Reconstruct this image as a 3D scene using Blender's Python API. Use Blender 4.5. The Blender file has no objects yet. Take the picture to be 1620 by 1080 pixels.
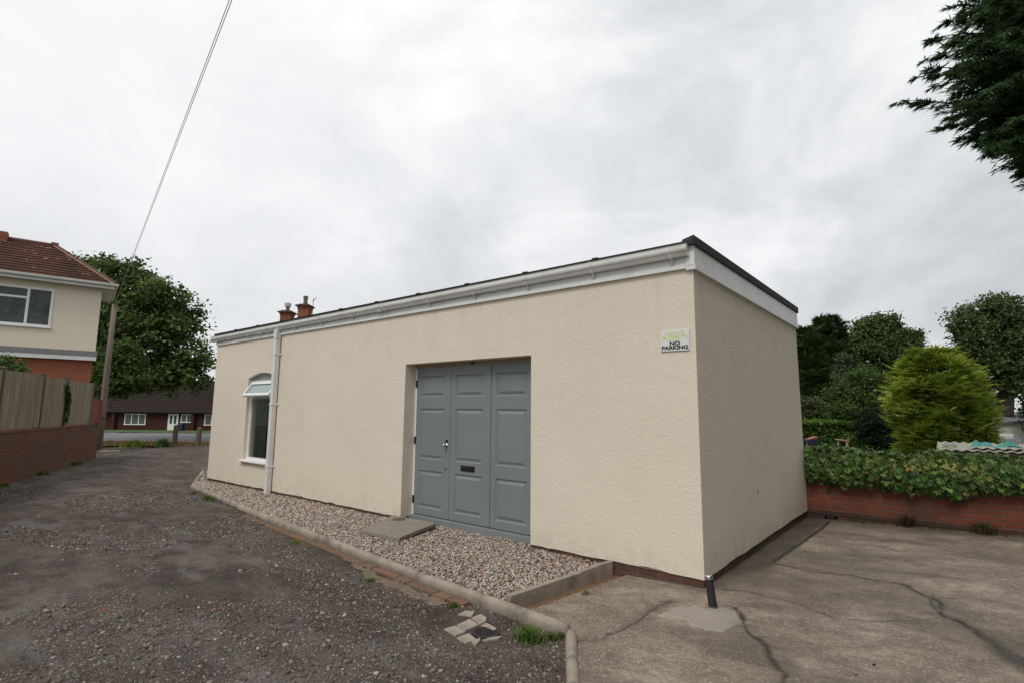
import bpy, bmesh, math, random
import numpy as np
from mathutils import Vector, Matrix
random.seed(7)
RNG = np.random.default_rng(11)
SC = bpy.context.scene
COL = SC.collection
R = math.radians

# ------------------------------------------------------------------ camera
F = 837.9
FRAME = 1620.0
CAM = Vector((1.86041, -5.15204, 1.54456))
RIGHT = Vector((0.77619, 0.63044, 0.00861))
UP = Vector((0.07496, -0.10583, 0.99155))
FWD = Vector((-0.62603, 0.76899, 0.12941))
FH = Vector((FWD.x, FWD.y, 0)).normalized()
RH = Vector((FH.y, -FH.x, 0))
cd = bpy.data.cameras.new('camera')
cam = bpy.data.objects.new('camera', cd)
COL.objects.link(cam)
cam.matrix_world = Matrix(((RIGHT.x, UP.x, -FWD.x, CAM.x), (RIGHT.y, UP.y, -FWD.y, CAM.y),
                           (RIGHT.z, UP.z, -FWD.z, CAM.z), (0, 0, 0, 1)))
cd.sensor_width = 36.0
cd.lens = 36.0 * F / FRAME
cd.clip_start = 0.05
cd.clip_end = 3000
SC.camera = cam

def ray(x, y):
    return (RIGHT * ((x - 810) / F) + UP * ((540 - y) / F) + FWD)
def at(x, y, d):
    """world point seen at photo pixel x, y at depth d metres (surveying helper)"""
    r = ray(x, y)
    return CAM + r * (d / r.dot(FH))

# ------------------------------------------------------------------ numpy noise
def _h(ix, iy, s):
    n = (ix * 374761393 + iy * 668265263 + s * 1442695041) & 0x7fffffff
    n = ((n ^ (n >> 13)) * 1274126177) & 0x7fffffff
    n = n ^ (n >> 16)
    return (n & 0xffff) / 65535.0
def vnoise(x, y, s=0):
    x = np.asarray(x, float); y = np.asarray(y, float)
    ix = np.floor(x).astype(np.int64); iy = np.floor(y).astype(np.int64)
    fx = x - ix; fy = y - iy
    fx = fx * fx * (3 - 2 * fx); fy = fy * fy * (3 - 2 * fy)
    a = _h(ix, iy, s); b = _h(ix + 1, iy, s); c = _h(ix, iy + 1, s); d = _h(ix + 1, iy + 1, s)
    return (a * (1 - fx) + b * fx) * (1 - fy) + (c * (1 - fx) + d * fx) * fy
def fbm(x, y, o=4, s=0):
    v = 0; a = .5; t = 0
    for i in range(o):
        v = v + a * vnoise(x * 2 ** i, y * 2 ** i, s + i * 17); t += a; a *= .5
    return v / t
def sstep(a, b, x):
    t = np.clip((np.asarray(x, float) - a) / (b - a), 0, 1)
    return t * t * (3 - 2 * t)

# ------------------------------------------------------------------ materials
def new_mat(name):
    m = bpy.data.materials.new(name); m.use_nodes = True
    nt = m.node_tree
    for n in list(nt.nodes): nt.nodes.remove(n)
    out = nt.nodes.new('ShaderNodeOutputMaterial')
    p = nt.nodes.new('ShaderNodeBsdfPrincipled')
    nt.links.new(p.outputs[0], out.inputs['Surface'])
    return m, nt, p, out
def rgb(c): return (c[0], c[1], c[2], 1)
class NT:
    def __init__(s, nt): s.nt = nt
    def n(s, t, **k):
        x = s.nt.nodes.new(t)
        for a, v in k.items(): setattr(x, a, v)
        return x
    def l(s, a, b): s.nt.links.new(a, b)
    def coord(s, out='Object', scale=None, rot=None):
        tc = s.n('ShaderNodeTexCoord')
        if scale is None and rot is None: return tc.outputs[out]
        mp = s.n('ShaderNodeMapping')
        if scale is not None: mp.inputs['Scale'].default_value = scale
        if rot is not None: mp.inputs['Rotation'].default_value = rot
        s.l(tc.outputs[out], mp.inputs['Vector'])
        return mp.outputs[0]
    def noise(s, vec, scale, det=4, rough=.55, dist=0):
        x = s.n('ShaderNodeTexNoise')
        x.inputs['Scale'].default_value = scale; x.inputs['Detail'].default_value = det
        x.inputs['Roughness'].default_value = rough; x.inputs['Distortion'].default_value = dist
        s.l(vec, x.inputs['Vector'])
        return x.outputs['Fac']
    def ramp(s, fac, stops):
        x = s.n('ShaderNodeValToRGB')
        e = x.color_ramp.elements
        while len(e) < len(stops): e.new(.5)
        for i, (p, c) in enumerate(stops):
            e[i].position = p
            e[i].color = rgb(c) if not isinstance(c, (int, float)) else (c, c, c, 1)
        s.l(fac, x.inputs[0])
        return x.outputs[0]
    def mix(s, fac, a, b, mode='MIX'):
        x = s.n('ShaderNodeMix', data_type='RGBA', blend_type=mode)
        for v, i in ((fac, 0), (a, 6), (b, 7)):
            if hasattr(v, 'links'): s.l(v, x.inputs[i])
            else: x.inputs[i].default_value = v if i == 0 else rgb(v)
        return x.outputs[2]
    def math(s, op, a, b=0.0, clamp=False):
        x = s.n('ShaderNodeMath', operation=op, use_clamp=clamp)
        for v, i in ((a, 0), (b, 1)):
            if hasattr(v, 'links'): s.l(v, x.inputs[i])
            else: x.inputs[i].default_value = v
        return x.outputs[0]
    def bump(s, h, strength, dist, normal=None):
        x = s.n('ShaderNodeBump')
        x.inputs['Strength'].default_value = strength; x.inputs['Distance'].default_value = dist
        s.l(h, x.inputs['Height'])
        if normal is not None: s.l(normal, x.inputs['Normal'])
        return x.outputs[0]

def simple(name, c1, c2=None, scale=3, rough=.6, bump=None, metal=0, stain=None, spec=.5, stretch=None, det=5):
    m, nt, p, o = new_mat(name); N = NT(nt)
    c2 = c2 or tuple(x * .85 for x in c1)
    v = N.coord('Object', stretch)
    col = N.ramp(N.noise(v, scale, det), [(.3, c1), (.7, c2)])
    if stain:
        col = N.mix(N.ramp(N.noise(v, stain[1], 6, .65), [(stain[2], 0.0), (stain[3], 1.0)]), col, stain[0])
    N.l(col, p.inputs['Base Color'])
    p.inputs['Roughness'].default_value = rough; p.inputs['Metallic'].default_value = metal
    p.inputs['Specular IOR Level'].default_value = spec
    if bump: N.l(N.bump(N.noise(v, bump[0], 4), bump[1], bump[2]), p.inputs['Normal'])
    return m

def render_wall_mat(name, c1, c2, fine=True, drip=.13):
    m, nt, p, o = new_mat(name); N = NT(nt)
    v = N.coord('Object')
    col = N.ramp(N.noise(v, .7, 5, .6), [(.3, c1), (.75, c2)])
    # faint vertical weather streaks and splash dirt of its own shape low down
    st = N.noise(N.coord('Object', (2.2, 2.2, .22)), 1.4, 5, .6)
    col = N.mix(N.ramp(st, [(.5, 0.0), (.85, .08 if drip else .04)]), col, tuple(x * .72 for x in c2))
    sx = N.n('ShaderNodeSeparateXYZ'); N.l(v, sx.inputs[0])
    spl = N.math('MULTIPLY', N.ramp(sx.outputs[2], [(0.0, 1.0), (.34, 0.0)]), N.ramp(N.noise(v, 5, 6, .7), [(.40, 0.0), (.66, 1.0)]))
    col = N.mix(N.math('MULTIPLY', spl, .27), col, (.30, .235, .165))
    dr = N.math('MULTIPLY', N.ramp(N.math('SUBTRACT', 3.0, sx.outputs[2]), [(0.0, 1.0), (.9, 0.0)]), N.ramp(N.noise(N.coord('Object', (7, 7, .25)), 1.0, 4, .6), [(.50, 0.0), (.70, 1.0)]))
    col = N.mix(N.math('MULTIPLY', dr, drip), col, (.33, .275, .21))
    pa = N.noise(v, 1.9, 6, .7, .6)
    col = N.mix(N.ramp(pa, [(.56, 0.0), (.66, .16)]), col, tuple(x * 1.16 for x in c1))
    spk = N.noise(v, 38, 3)
    col = N.mix(N.ramp(spk, [(.35, .13), (.6, 0.0)]), col, tuple(x * .65 for x in c2))
    N.l(col, p.inputs['Base Color'])
    p.inputs['Roughness'].default_value = .9; p.inputs['Specular IOR Level'].default_value = .2
    a = N.noise(N.coord('Object', (1, 1, 1.2)), 30, 4, .62, .2)
    b = N.noise(v, 75, 2)
    h = N.math('ADD', a, N.math('MULTIPLY', b, .35))
    n1 = N.bump(h, .48, .012)
    n2 = N.bump(N.noise(v, 1.5, 3), .5, .03, n1)
    N.l(n2, p.inputs['Normal'])
    return m

def brick_mat(name, c1, c2, mortar, dirt, bw=.225, rh=.075, ms=.011, dirtlo=.5, dirthi=.75, bump=.5, squash=None):
    m, nt, p, o = new_mat(name); N = NT(nt)
    uv = N.n('ShaderNodeUVMap').outputs[0]
    b = N.n('ShaderNodeTexBrick')
    b.inputs['Scale'].default_value = 1; b.inputs['Brick Width'].default_value = bw
    b.inputs['Row Height'].default_value = rh; b.inputs['Mortar Size'].default_value = ms
    b.inputs['Mortar Smooth'].default_value = .25; b.inputs['Bias'].default_value = -.1
    b.inputs['Color1'].default_value = rgb(c1); b.inputs['Color2'].default_value = rgb(c2)
    b.inputs['Mortar'].default_value = rgb(mortar)
    wob = N.noise(uv, 3.5, 3)
    wv = N.n('ShaderNodeVectorMath', operation='ADD')
    sc = N.n('ShaderNodeVectorMath', operation='SCALE')
    nz = N.n('ShaderNodeTexNoise'); nz.inputs['Scale'].default_value = 6
    N.l(uv, nz.inputs['Vector']); N.l(nz.outputs['Color'], sc.inputs[0]); sc.inputs['Scale'].default_value = .012
    N.l(uv, wv.inputs[0]); N.l(sc.outputs[0], wv.inputs[1]); N.l(wv.outputs[0], b.inputs['Vector'])
    obj = N.coord('Object')
    col = b.outputs['Color']
    col = N.mix(N.ramp(N.noise(obj, 30, 4), [(.3, .35), (.65, 0.0)]), col, tuple(x * .45 for x in c2))
    col = N.mix(N.ramp(N.noise(obj, 1.1, 6, .65), [(dirtlo, 0.0), (dirthi, .85)]), col, dirt)
    N.l(col, p.inputs['Base Color']); p.inputs['Roughness'].default_value = .9
    p.inputs['Specular IOR Level'].default_value = .2
    inv = N.math('SUBTRACT', 1.0, b.outputs['Fac'])
    h = N.math('ADD', inv, N.math('MULTIPLY', N.noise(obj, 60, 3), .35))
    N.l(N.bump(h, bump, .008), p.inputs['Normal'])
    return m

def attr_mat(name, rough=.8, spec=.3, trans=0, noise=0, attr='col', bump=None):
    m, nt, p, o = new_mat(name); N = NT(nt)
    a = N.n('ShaderNodeVertexColor', layer_name=attr).outputs[0]
    if noise:
        a = N.mix(N.ramp(N.noise(N.coord('Object'), noise, 3), [(.35, .45), (.6, 0.0)]), a, (.02, .02, .015))
    N.l(a, p.inputs['Base Color'])
    p.inputs['Roughness'].default_value = rough; p.inputs['Specular IOR Level'].default_value = spec
    if bump: N.l(N.bump(N.noise(N.coord('Object'), bump[0], 3), bump[1], bump[2]), p.inputs['Normal'])
    if trans:
        t = N.n('ShaderNodeBsdfTranslucent'); N.l(a, t.inputs['Color'])
        mx = N.n('ShaderNodeMixShader'); mx.inputs[0].default_value = trans
        N.l(p.outputs[0], mx.inputs[1]); N.l(t.outputs[0], mx.inputs[2]); N.l(mx.outputs[0], o.inputs['Surface'])
    return m

def glass_mat(name, tint=(.85, .93, .9), refl=1.0):
    m, nt, p, o = new_mat(name); N = NT(nt)
    nt.nodes.remove(p)
    t = N.n('ShaderNodeBsdfTransparent'); t.inputs[0].default_value = rgb(tint)
    g = N.n('ShaderNodeBsdfGlossy'); g.inputs['Roughness'].default_value = .02
    fr = N.n('ShaderNodeFresnel'); fr.inputs['IOR'].default_value = 1.55
    mx = N.n('ShaderNodeMixShader')
    N.l(N.math('MULTIPLY', fr.outputs[0], refl, True), mx.inputs[0])
    N.l(t.outputs[0], mx.inputs[1]); N.l(g.outputs[0], mx.inputs[2]); N.l(mx.outputs[0], o.inputs['Surface'])
    return m

M = {}
M['render'] = render_wall_mat('cream_render', (.755, .675, .562), (.705, .628, .518))
M['house_render'] = render_wall_mat('house_cream_render', (.82, .73, .59), (.78, .69, .555), drip=0.0)
M['plinth'] = brick_mat('plinth_brick', (.16, .07, .045), (.10, .05, .035), (.12, .10, .08), (.05, .045, .04), dirtlo=.45)
M['red_brick'] = brick_mat('garden_wall_brick', (.245, .064, .036), (.165, .046, .030), (.13, .09, .065), (.075, .050, .038), dirtlo=.46, dirthi=.70)
M['old_brick'] = brick_mat('retaining_wall_brick', (.20, .064, .040), (.105, .042, .030), (.12, .085, .062), (.090, .066, .046), dirtlo=.42, dirthi=.66)
M['house_brick'] = brick_mat('house_brick', (.38, .10, .045), (.30, .075, .035), (.24, .17, .12), (.16, .06, .04), dirtlo=.62)
M['bung_brick'] = brick_mat('bungalow_brick', (.075, .026, .019), (.055, .021, .017), (.055, .033, .027), (.05, .025, .02))
M['chimney_brick'] = brick_mat('chimney_brick', (.36, .11, .05), (.26, .07, .035), (.2, .14, .1), (.09, .06, .05))
def tile_mat():
    m, nt, p, o = new_mat('clay_roof_tile'); N = NT(nt)
    uv = N.n('ShaderNodeUVMap').outputs[0]
    mp = N.n('ShaderNodeMapping'); mp.inputs['Scale'].default_value = (1.6, 9.5, 1); N.l(uv, mp.inputs['Vector'])
    a = N.noise(mp.outputs[0], 1.0, 3, .7)
    col = N.ramp(a, [(.34, (.040, .024, .020)), (.5, (.070, .036, .027)), (.66, (.105, .050, .035))])
    b = N.noise(uv, .75, 5, .6)
    col = N.mix(N.ramp(b, [(.46, 0.0), (.64, .6)]), col, (.135, .056, .032))
    c = N.noise(uv, 7, 4, .7)
    col = N.mix(N.ramp(c, [(.5, 0.0), (.7, .55)]), col, (.050, .040, .032))
    N.l(col, p.inputs['Base Color']); p.inputs['Roughness'].default_value = .9; p.inputs['Specular IOR Level'].default_value = .2
    N.l(N.bump(N.noise(uv, 22, 3), .5, .012), p.inputs['Normal']); return m
M['tile'] = tile_mat()
M['bung_tile'] = brick_mat('bungalow_roof_tile', (.026, .018, .015), (.035, .022, .019), (.013, .010, .009), (.02, .017, .015), bw=.3, rh=.25, ms=.015)
M['pvc'] = simple('white_pvc', (.75, .75, .735), (.69, .69, .675), 2, .35, stain=((.54, .53, .49), 5, .54, .8))
M['white_frame'] = simple('white_window_frame', (.82, .82, .82), (.78, .78, .77), 2, .3)
M['white_paint'] = simple('white_paint', (.78, .78, .78), (.72, .72, .70), 4, .5)
M['felt'] = simple('black_roof_felt', (.022, .023, .023), (.035, .036, .035), 9, .85, (60, .4, .004))
M['door'] = simple('grey_door_paint', (.205, .23, .232), (.185, .21, .212), 1.4, .42, (180, .06, .001))
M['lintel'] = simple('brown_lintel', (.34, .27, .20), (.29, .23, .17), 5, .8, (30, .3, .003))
M['black'] = simple('black_fitting', (.012, .012, .013), (.02, .02, .021), 20, .35)
M['chrome'] = simple('chrome', (.62, .62, .63), (.5, .5, .52), 12, .22, metal=1)
M['kerb'] = simple('kerb_concrete', (.36, .305, .25), (.25, .21, .168), 6, .92, (45, .6, .006), stain=((.10, .095, .07), 3.5, .5, .78))
M['slab'] = simple('paving_slab', (.25, .215, .175), (.20, .17, .14), 4, .9, (60, .4, .003), stain=((.13, .11, .09), 3, .55, .8))
M['paver'] = simple('pale_paving_block', (.36, .31, .265), (.29, .245, .205), 5, .9, (60, .4, .003), stain=((.16, .14, .12), 6, .5, .8))
M['edging'] = brick_mat('brick_edging', (.225, .130, .085), (.175, .105, .072), (.13, .10, .07), (.14, .105, .075), bw=.215, rh=.3, ms=.006, dirtlo=.42)
M['iron'] = simple('drain_iron', (.05, .05, .052), (.09, .085, .08), 12, .6, (60, .4, .003), metal=.6)
M['gravelbase'] = simple('gravel_bed_base', (.10, .085, .07), (.06, .05, .045), 30, .95)
M['fence'] = None
M['timber'] = simple('weathered_timber', (.14, .105, .08), (.095, .075, .06), 2.2, .9, (14, .5, .008), stretch=(6, 6, .5))
M['pole'] = simple('pole_timber', (.21, .165, .135), (.145, .115, .095), 2.2, .9, (14, .5, .008), stretch=(6, 6, .3))
M['pale_timber'] = simple('pale_timber', (.42, .36, .28), (.34, .28, .21), 3, .85)
M['bark'] = simple('bark', (.06, .048, .038), (.035, .028, .022), 6, .95, (14, .8, .03), stretch=(2, 2, .5))
M['lead'] = simple('lead_flashing', (.13, .13, .135), (.10, .10, .105), 3, .6)
M['mortar'] = simple('ridge_mortar', (.42, .30, .24), (.30, .18, .13), 9, .9)
M['ridge'] = simple('ridge_tile', (.16, .06, .04), (.10, .05, .04), 4, .9)
M['glass'] = glass_mat('window_glass', (.72, .88, .81), 2.6)
M['obscure_glass'] = simple('obscure_glass', (.30, .37, .345), (.25, .32, .30), 5, .18, spec=.6)
M['room'] = simple('dark_room', (.40, .55, .47), (.32, .46, .39), 1.5, .9)
M['pane_backing'] = simple('net_curtain', (.20, .21, .215), (.15, .16, .165), 4, .9, stretch=(9, 9, .3))
M['grey_panel'] = simple('grey_arch_panel', (.36, .38, .39), (.32, .34, .35), 3, .3)
M['stone'] = attr_mat('pebble', .75, .35)
M['lanestone'] = attr_mat('lane_chipping', .9, .25)
M['leaf'] = attr_mat('leaf', .6, .2, .42)
M['needle'] = attr_mat('needle_spray', .6, .2, .25)
M['ivy'] = attr_mat('ivy_leaf', .55, .2, .15)
M['grassblade'] = attr_mat('grass_blade', .6, .2, .25)
M['corrugated'] = simple('corrugated_sheet', (.36, .36, .28), (.28, .28, .21), 3, .8, stain=((.2, .2, .13), 4, .55, .8))
M['tarp'] = simple('teal_tarpaulin', (.025, .27, .23), (.02, .20, .18), 4, .45)
M['bin'] = simple('blue_plastic', (.014, .026, .07), None, 4, .5)
M['orange'] = simple('orange_plastic', (.36, .10, .03), None, 4, .6)
M['navy'] = simple('navy_plastic', (.02, .022, .045), None, 4, .5)
M['asphalt'] = simple('asphalt_road', (.155, .16, .165), (.13, .135, .14), .6, .9, (60, .4, .006))
M['pavement'] = simple('pavement_slabs', (.26, .22, .185), (.21, .18, .15), 1, .9)
M['cable'] = simple('cable_sheath', (.38, .39, .39), None, 3, .6)
M['grey_slat'] = simple('grey_painted_slats', (.17, .185, .21), (.14, .155, .175), 3, .7)
M['shed_wall'] = simple('pale_shed_boards', (.5, .47, .41), (.42, .39, .34), 3, .8)
M['grey_roof'] = simple('grey_felt_roof', (.10, .10, .10), (.075, .075, .075), 3, .9)

def fence_mat():
    m, nt, p, o = new_mat('fence_boards'); N = NT(nt)
    v = N.coord('Object', (1, 1, .05))
    g = N.noise(v, 16, 6, .65)
    col = N.ramp(g, [(.28, (.18, .145, .095)), (.5, (.26, .215, .148)), (.72, (.34, .29, .212))])
    bd = N.noise(N.coord('Object', (4.1, 0, 0)), 1.0, 0)
    col = N.mix(N.ramp(bd, [(.35, .5), (.6, 0.0)]), col, (.15, .135, .09))
    gr = N.noise(N.coord('Object', (1, 1, .4)), 1.3, 5, .65)
    col = N.mix(N.ramp(gr, [(.45, 0.0), (.72, .6)]), col, (.13, .135, .075))
    N.l(col, p.inputs['Base Color']); p.inputs['Roughness'].default_value = .9
    p.inputs['Specular IOR Level'].default_value = .2
    N.l(N.bump(g, .5, .006), p.inputs['Normal'])
    return m
M['fence'] = fence_mat()

# ------------------------------------------------------------------ object helpers
def wm(o):
    m = o.matrix_basis.copy()
    while o.parent:
        o = o.parent; m = o.matrix_basis @ m
    return m
def tag(o, label=None, cat=None, group=None, kind=None):
    if label: o['label'] = label
    if cat: o['category'] = cat
    if group: o['group'] = group
    if kind: o['kind'] = kind
    return o
def empty(name, loc, rz=0, label=None, cat=None, group=None):
    o = bpy.data.objects.new(name, None); COL.objects.link(o)
    o.location = loc; o.rotation_euler = (0, 0, rz); o.empty_display_size = .2
    return tag(o, label, cat, group)
def box_uv(me):
    uv = me.uv_layers.new(name='UVMap')
    for p in me.polygons:
        n = p.normal
        if abs(n.z) > .92: a = Vector((1, 0, 0)); b = Vector((0, 1, 0))
        else:
            a = Vector((-n.y, n.x, 0)).normalized(); b = n.cross(a)
            if b.z < 0: b = -b
        for li in p.loop_indices:
            co = me.vertices[me.loops[li].vertex_index].co
            uv.data[li].uv = (co.dot(a), co.dot(b))
def link(name, me, mat, parent=None, smooth=False):
    o = bpy.data.objects.new(name, me); COL.objects.link(o)
    if mat: me.materials.append(mat)
    if parent: o.parent = parent
    if smooth:
        for p in me.polygons: p.use_smooth = True
    return o
class B:
    """mesh builder"""
    def __init__(s): s.bm = bmesh.new()
    def poly(s, pts):
        return s.bm.faces.new([s.bm.verts.new(p) for p in pts])
    def box(s, x0, x1, y0, y1, z0, z1, bev=0):
        return s.hexa([(x0, y0, z0), (x1, y0, z0), (x1, y1, z0), (x0, y1, z0)], [(x0, y0, z1), (x1, y0, z1), (x1, y1, z1), (x0, y1, z1)], bev)
    def hexa(s, bot, top, bev=0):
        v = [s.bm.verts.new(p) for p in list(bot) + list(top)]
        n = len(bot)
        fs = [s.bm.faces.new(v[:n][::-1]), s.bm.faces.new(v[n:])]
        for i in range(n):
            j = (i + 1) % n
            fs.append(s.bm.faces.new([v[i], v[j], v[n + j], v[n + i]]))
        if bev:
            es = list({e for f in fs for e in f.edges})
            bmesh.ops.bevel(s.bm, geom=es, offset=bev, segments=2, profile=.5, affect='EDGES')
        return s
    def extrude_profile(s, prof, path_a, path_b, cap=True):
        """prof: list of points already at path_a offset functions"""
        va = [s.bm.verts.new(p) for p in path_a]; vb = [s.bm.verts.new(p) for p in path_b]
        n = len(va)
        for i in range(n):
            j = (i + 1) % n
            s.bm.faces.new([va[i], va[j], vb[j], vb[i]])
        if cap:
            s.bm.faces.new(va[::-1]); s.bm.faces.new(vb)
        return s
    def tube(s, pts, radii, seg=8, cap=True):
        pts = [Vector(p) for p in pts]; rings = []
        for i, p in enumerate(pts):
            d = (pts[min(i + 1, len(pts) - 1)] - pts[max(i - 1, 0)]).normalized()
            u = d.orthogonal().normalized() if abs(d.z) > .99 else Vector((0, 0, 1)).cross(d).normalized()
            w = d.cross(u)
            r = radii[i] if hasattr(radii, '__len__') else radii
            rings.append([s.bm.verts.new(p + (u * math.cos(2 * math.pi * k / seg) + w * math.sin(2 * math.pi * k / seg)) * r) for k in range(seg)])
        for a, b in zip(rings, rings[1:]):
            for k in range(seg):
                s.bm.faces.new([a[k], a[(k + 1) % seg], b[(k + 1) % seg], b[k]])
        if cap:
            s.bm.faces.new(rings[0][::-1]); s.bm.faces.new(rings[-1])
        return s
    def put(s, name, mat, parent=None, world=False, smooth=False, uv=True):
        if world and parent: s.bm.transform(wm(parent).inverted())
        bmesh.ops.recalc_face_normals(s.bm, faces=s.bm.faces[:])
        me = bpy.data.meshes.new(name); s.bm.to_mesh(me); s.bm.free()
        if uv: box_uv(me)
        return link(name, me, mat, parent, smooth)
def npmesh(name, verts, faces, mat, parent=None, col=None, percorner=False, world=False, smooth=False, attr='col'):
    """faces: (n,k) int array; col: per-vertex (n,3)"""
    me = bpy.data.meshes.new(name)
    verts = np.asarray(verts, np.float32); faces = np.asarray(faces, np.int32)
    if world and parent:
        mi = np.array(wm(parent).inverted()); verts = (verts @ mi[:3, :3].T + mi[:3, 3]).astype(np.float32)
    k = faces.shape[1]
    me.vertices.add(len(verts)); me.vertices.foreach_set('co', verts.ravel())
    me.loops.add(faces.size); me.loops.foreach_set('vertex_index', faces.ravel())
    me.polygons.add(len(faces)); me.polygons.foreach_set('loop_start', np.arange(len(faces), dtype=np.int32) * k)
    me.polygons.foreach_set('loop_total', np.full(len(faces), k, np.int32))
    if smooth: me.polygons.foreach_set('use_smooth', np.ones(len(faces), bool))
    me.update(calc_edges=True)
    if col is not None:
        ca = me.color_attributes.new(attr, 'FLOAT_COLOR', 'POINT')
        c4 = np.ones((len(verts), 4), np.float32); c4[:, :3] = col
        ca.data.foreach_set('color', c4.ravel())
    me.validate()
    return link(name, me, mat, parent)

# ------------------------------------------------------------------ world + sun
w = bpy.data.worlds.new('World'); SC.world = w; w.use_nodes = True
nt = w.node_tree; N = NT(nt)
for n in list(nt.nodes): nt.nodes.remove(n)
out = N.n('ShaderNodeOutputWorld'); bg = N.n('ShaderNodeBackground')
sky = N.n('ShaderNodeTexSky', sky_type='NISHITA'); sky.sun_disc = False
SUN_EL, SUN_AZ = R(52), R(171)      # azimuth clockwise from +Y: high behind the camera
sky.sun_elevation = SUN_EL; sky.sun_rotation = SUN_AZ; sky.dust_density = 2
tc = N.n('ShaderNodeTexCoord'); sep = N.n('ShaderNodeSeparateXYZ'); N.l(tc.outputs['Generated'], sep.inputs[0])
den = N.math('ADD', N.math('MAXIMUM', sep.outputs[2], 0.0), .16)
cx = N.math('DIVIDE', sep.outputs[0], den); cy = N.math('DIVIDE', sep.outputs[1], den)
cmb = N.n('ShaderNodeCombineXYZ'); N.l(cx, cmb.inputs[0]); N.l(cy, cmb.inputs[1]); cmb.inputs[2].default_value = 3.7
mpv = N.n('ShaderNodeMapping'); mpv.inputs['Scale'].default_value = (1, 1, 1.7); mpv.inputs['Location'].default_value = (.4, .1, .3); N.l(tc.outputs['Generated'], mpv.inputs['Vector'])
n1 = N.noise(mpv.outputs[0], 2.3, 8, .56, .35)
n2 = N.noise(cmb.outputs[0], .2, 3, .5)
cl = N.ramp(N.math('ADD', N.math('MULTIPLY', n1, .7), N.math('MULTIPLY', n2, .3)),
            [(.36, (4.7, 4.9, 5.2)), (.45, (5.9, 6.1, 6.3)), (.52, (7.0, 7.15, 7.3)), (.61, (8.7, 8.75, 8.85))])
dot = N.n('ShaderNodeVectorMath', operation='DOT_PRODUCT'); N.l(tc.outputs['Generated'], dot.inputs[0])
dot.inputs[1].default_value = Vector((-.80, .05, .60)).normalized()
glow = N.ramp(dot.outputs['Value'], [(.60, 0.0), (.98, .60)])
cl = N.mix(glow, cl, (9.6, 9.65, 9.75))
gz = N.ramp(sep.outputs[2], [(0.0, (.90, .90, .91)), (.5, (1.03, 1.03, 1.03))])
cl = N.mix(1.0, cl, gz, 'MULTIPLY')
skyc = N.mix(.96, sky.outputs[0], cl)
N.l(skyc, bg.inputs[0]); bg.inputs[1].default_value = .1
N.l(bg.outputs[0], out.inputs[0])
sl = bpy.data.lights.new('sun', 'SUN'); so = bpy.data.objects.new('sun', sl); COL.objects.link(so)
sl.energy = 1.5; sl.angle = R(22); sl.color = (1, .95, .87)
sd = Vector((math.sin(SUN_AZ) * math.cos(SUN_EL), math.cos(SUN_AZ) * math.cos(SUN_EL), math.sin(SUN_EL)))
so.rotation_euler = sd.to_track_quat('Z', 'Y').to_euler(); so.location = (0, -20, 30)
SC.view_settings.view_transform = 'Standard'; SC.view_settings.look = 'None'
SC.view_settings.exposure = .16; SC.view_settings.gamma = 1

# ------------------------------------------------------------------ terrain
def T(x, y):
    x = np.asarray(x, float); y = np.asarray(y, float)
    z = -.1 - .75 * sstep(-22, -36, x)
    low = sstep(4.9, 5.6, y) * sstep(-12, -9, x)
    z = z * (1 - low) + low * (-1.2 + 2.2 * sstep(24, 46, y))
    return z
def axis(lo, hi, c0, c1, fine, g):
    a = list(np.arange(c0, c1 + 1e-6, fine)); s = fine
    while a[-1] < hi: s = min(s * g, 60); a.append(min(a[-1] + s, hi))
    s = fine
    while a[0] > lo: s = min(s * g, 60); a.insert(0, max(a[0] - s, lo))
    return np.array(a)
def grid(xs, ys, zf, keep=None):
    X, Y = np.meshgrid(xs, ys, indexing='ij'); Z = zf(X, Y)
    nx, ny = len(xs), len(ys)
    i = np.arange(nx * ny).reshape(nx, ny)
    f = np.stack([i[:-1, :-1], i[1:, :-1], i[1:, 1:], i[:-1, 1:]], -1).reshape(-1, 4)
    V = np.stack([X, Y, Z], -1).reshape(-1, 3)
    if keep is not None:
        c = V[f].mean(1); f = f[keep(c[:, 0], c[:, 1])]
        u, inv = np.unique(f, return_inverse=True); f = inv.reshape(-1, 4); V = V[u]
    return V, f
def inpoly(x, y, P):
    x = np.asarray(x); y = np.asarray(y); r = np.zeros(x.shape, bool); n = len(P)
    for i in range(n):
        x0, y0 = P[i]; x1, y1 = P[(i + 1) % n]
        c = ((y0 > y) != (y1 > y)) & (x < (x1 - x0) * (y - y0) / (y1 - y0 + 1e-12) + x0)
        r ^= c
    return r
def dpath(x, y, P, step=.02, wob=0, ws=4, seed=0):
    """distance to a polyline, wobbled"""
    pts = []
    for (x0, y0), (x1, y1) in zip(P, P[1:]):
        n = max(2, int(math.hypot(x1 - x0, y1 - y0) / step))
        t = np.linspace(0, 1, n); pts.append(np.stack([x0 + (x1 - x0) * t, y0 + (y1 - y0) * t], 1))
    p = np.concatenate(pts)
    if wob:
        p = p + np.stack([fbm(p[:, 0] * ws, p[:, 1] * ws, 4, seed) - .5, fbm(p[:, 0] * ws + 31, p[:, 1] * ws, 4, seed + 5) - .5], 1) * wob * 2
    d = np.full(x.shape, 9., np.float32)
    m = (x > p[:, 0].min() - .5) & (x < p[:, 0].max() + .5) & (y > p[:, 1].min() - .5) & (y < p[:, 1].max() + .5)
    xi = x[m].astype(np.float32); yi = y[m].astype(np.float32); di = np.full(xi.shape, 81., np.float32)
    for q in p: di = np.minimum(di, (xi - q[0]) ** 2 + (yi - q[1]) ** 2)
    d[m] = np.sqrt(di)
    return d

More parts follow.
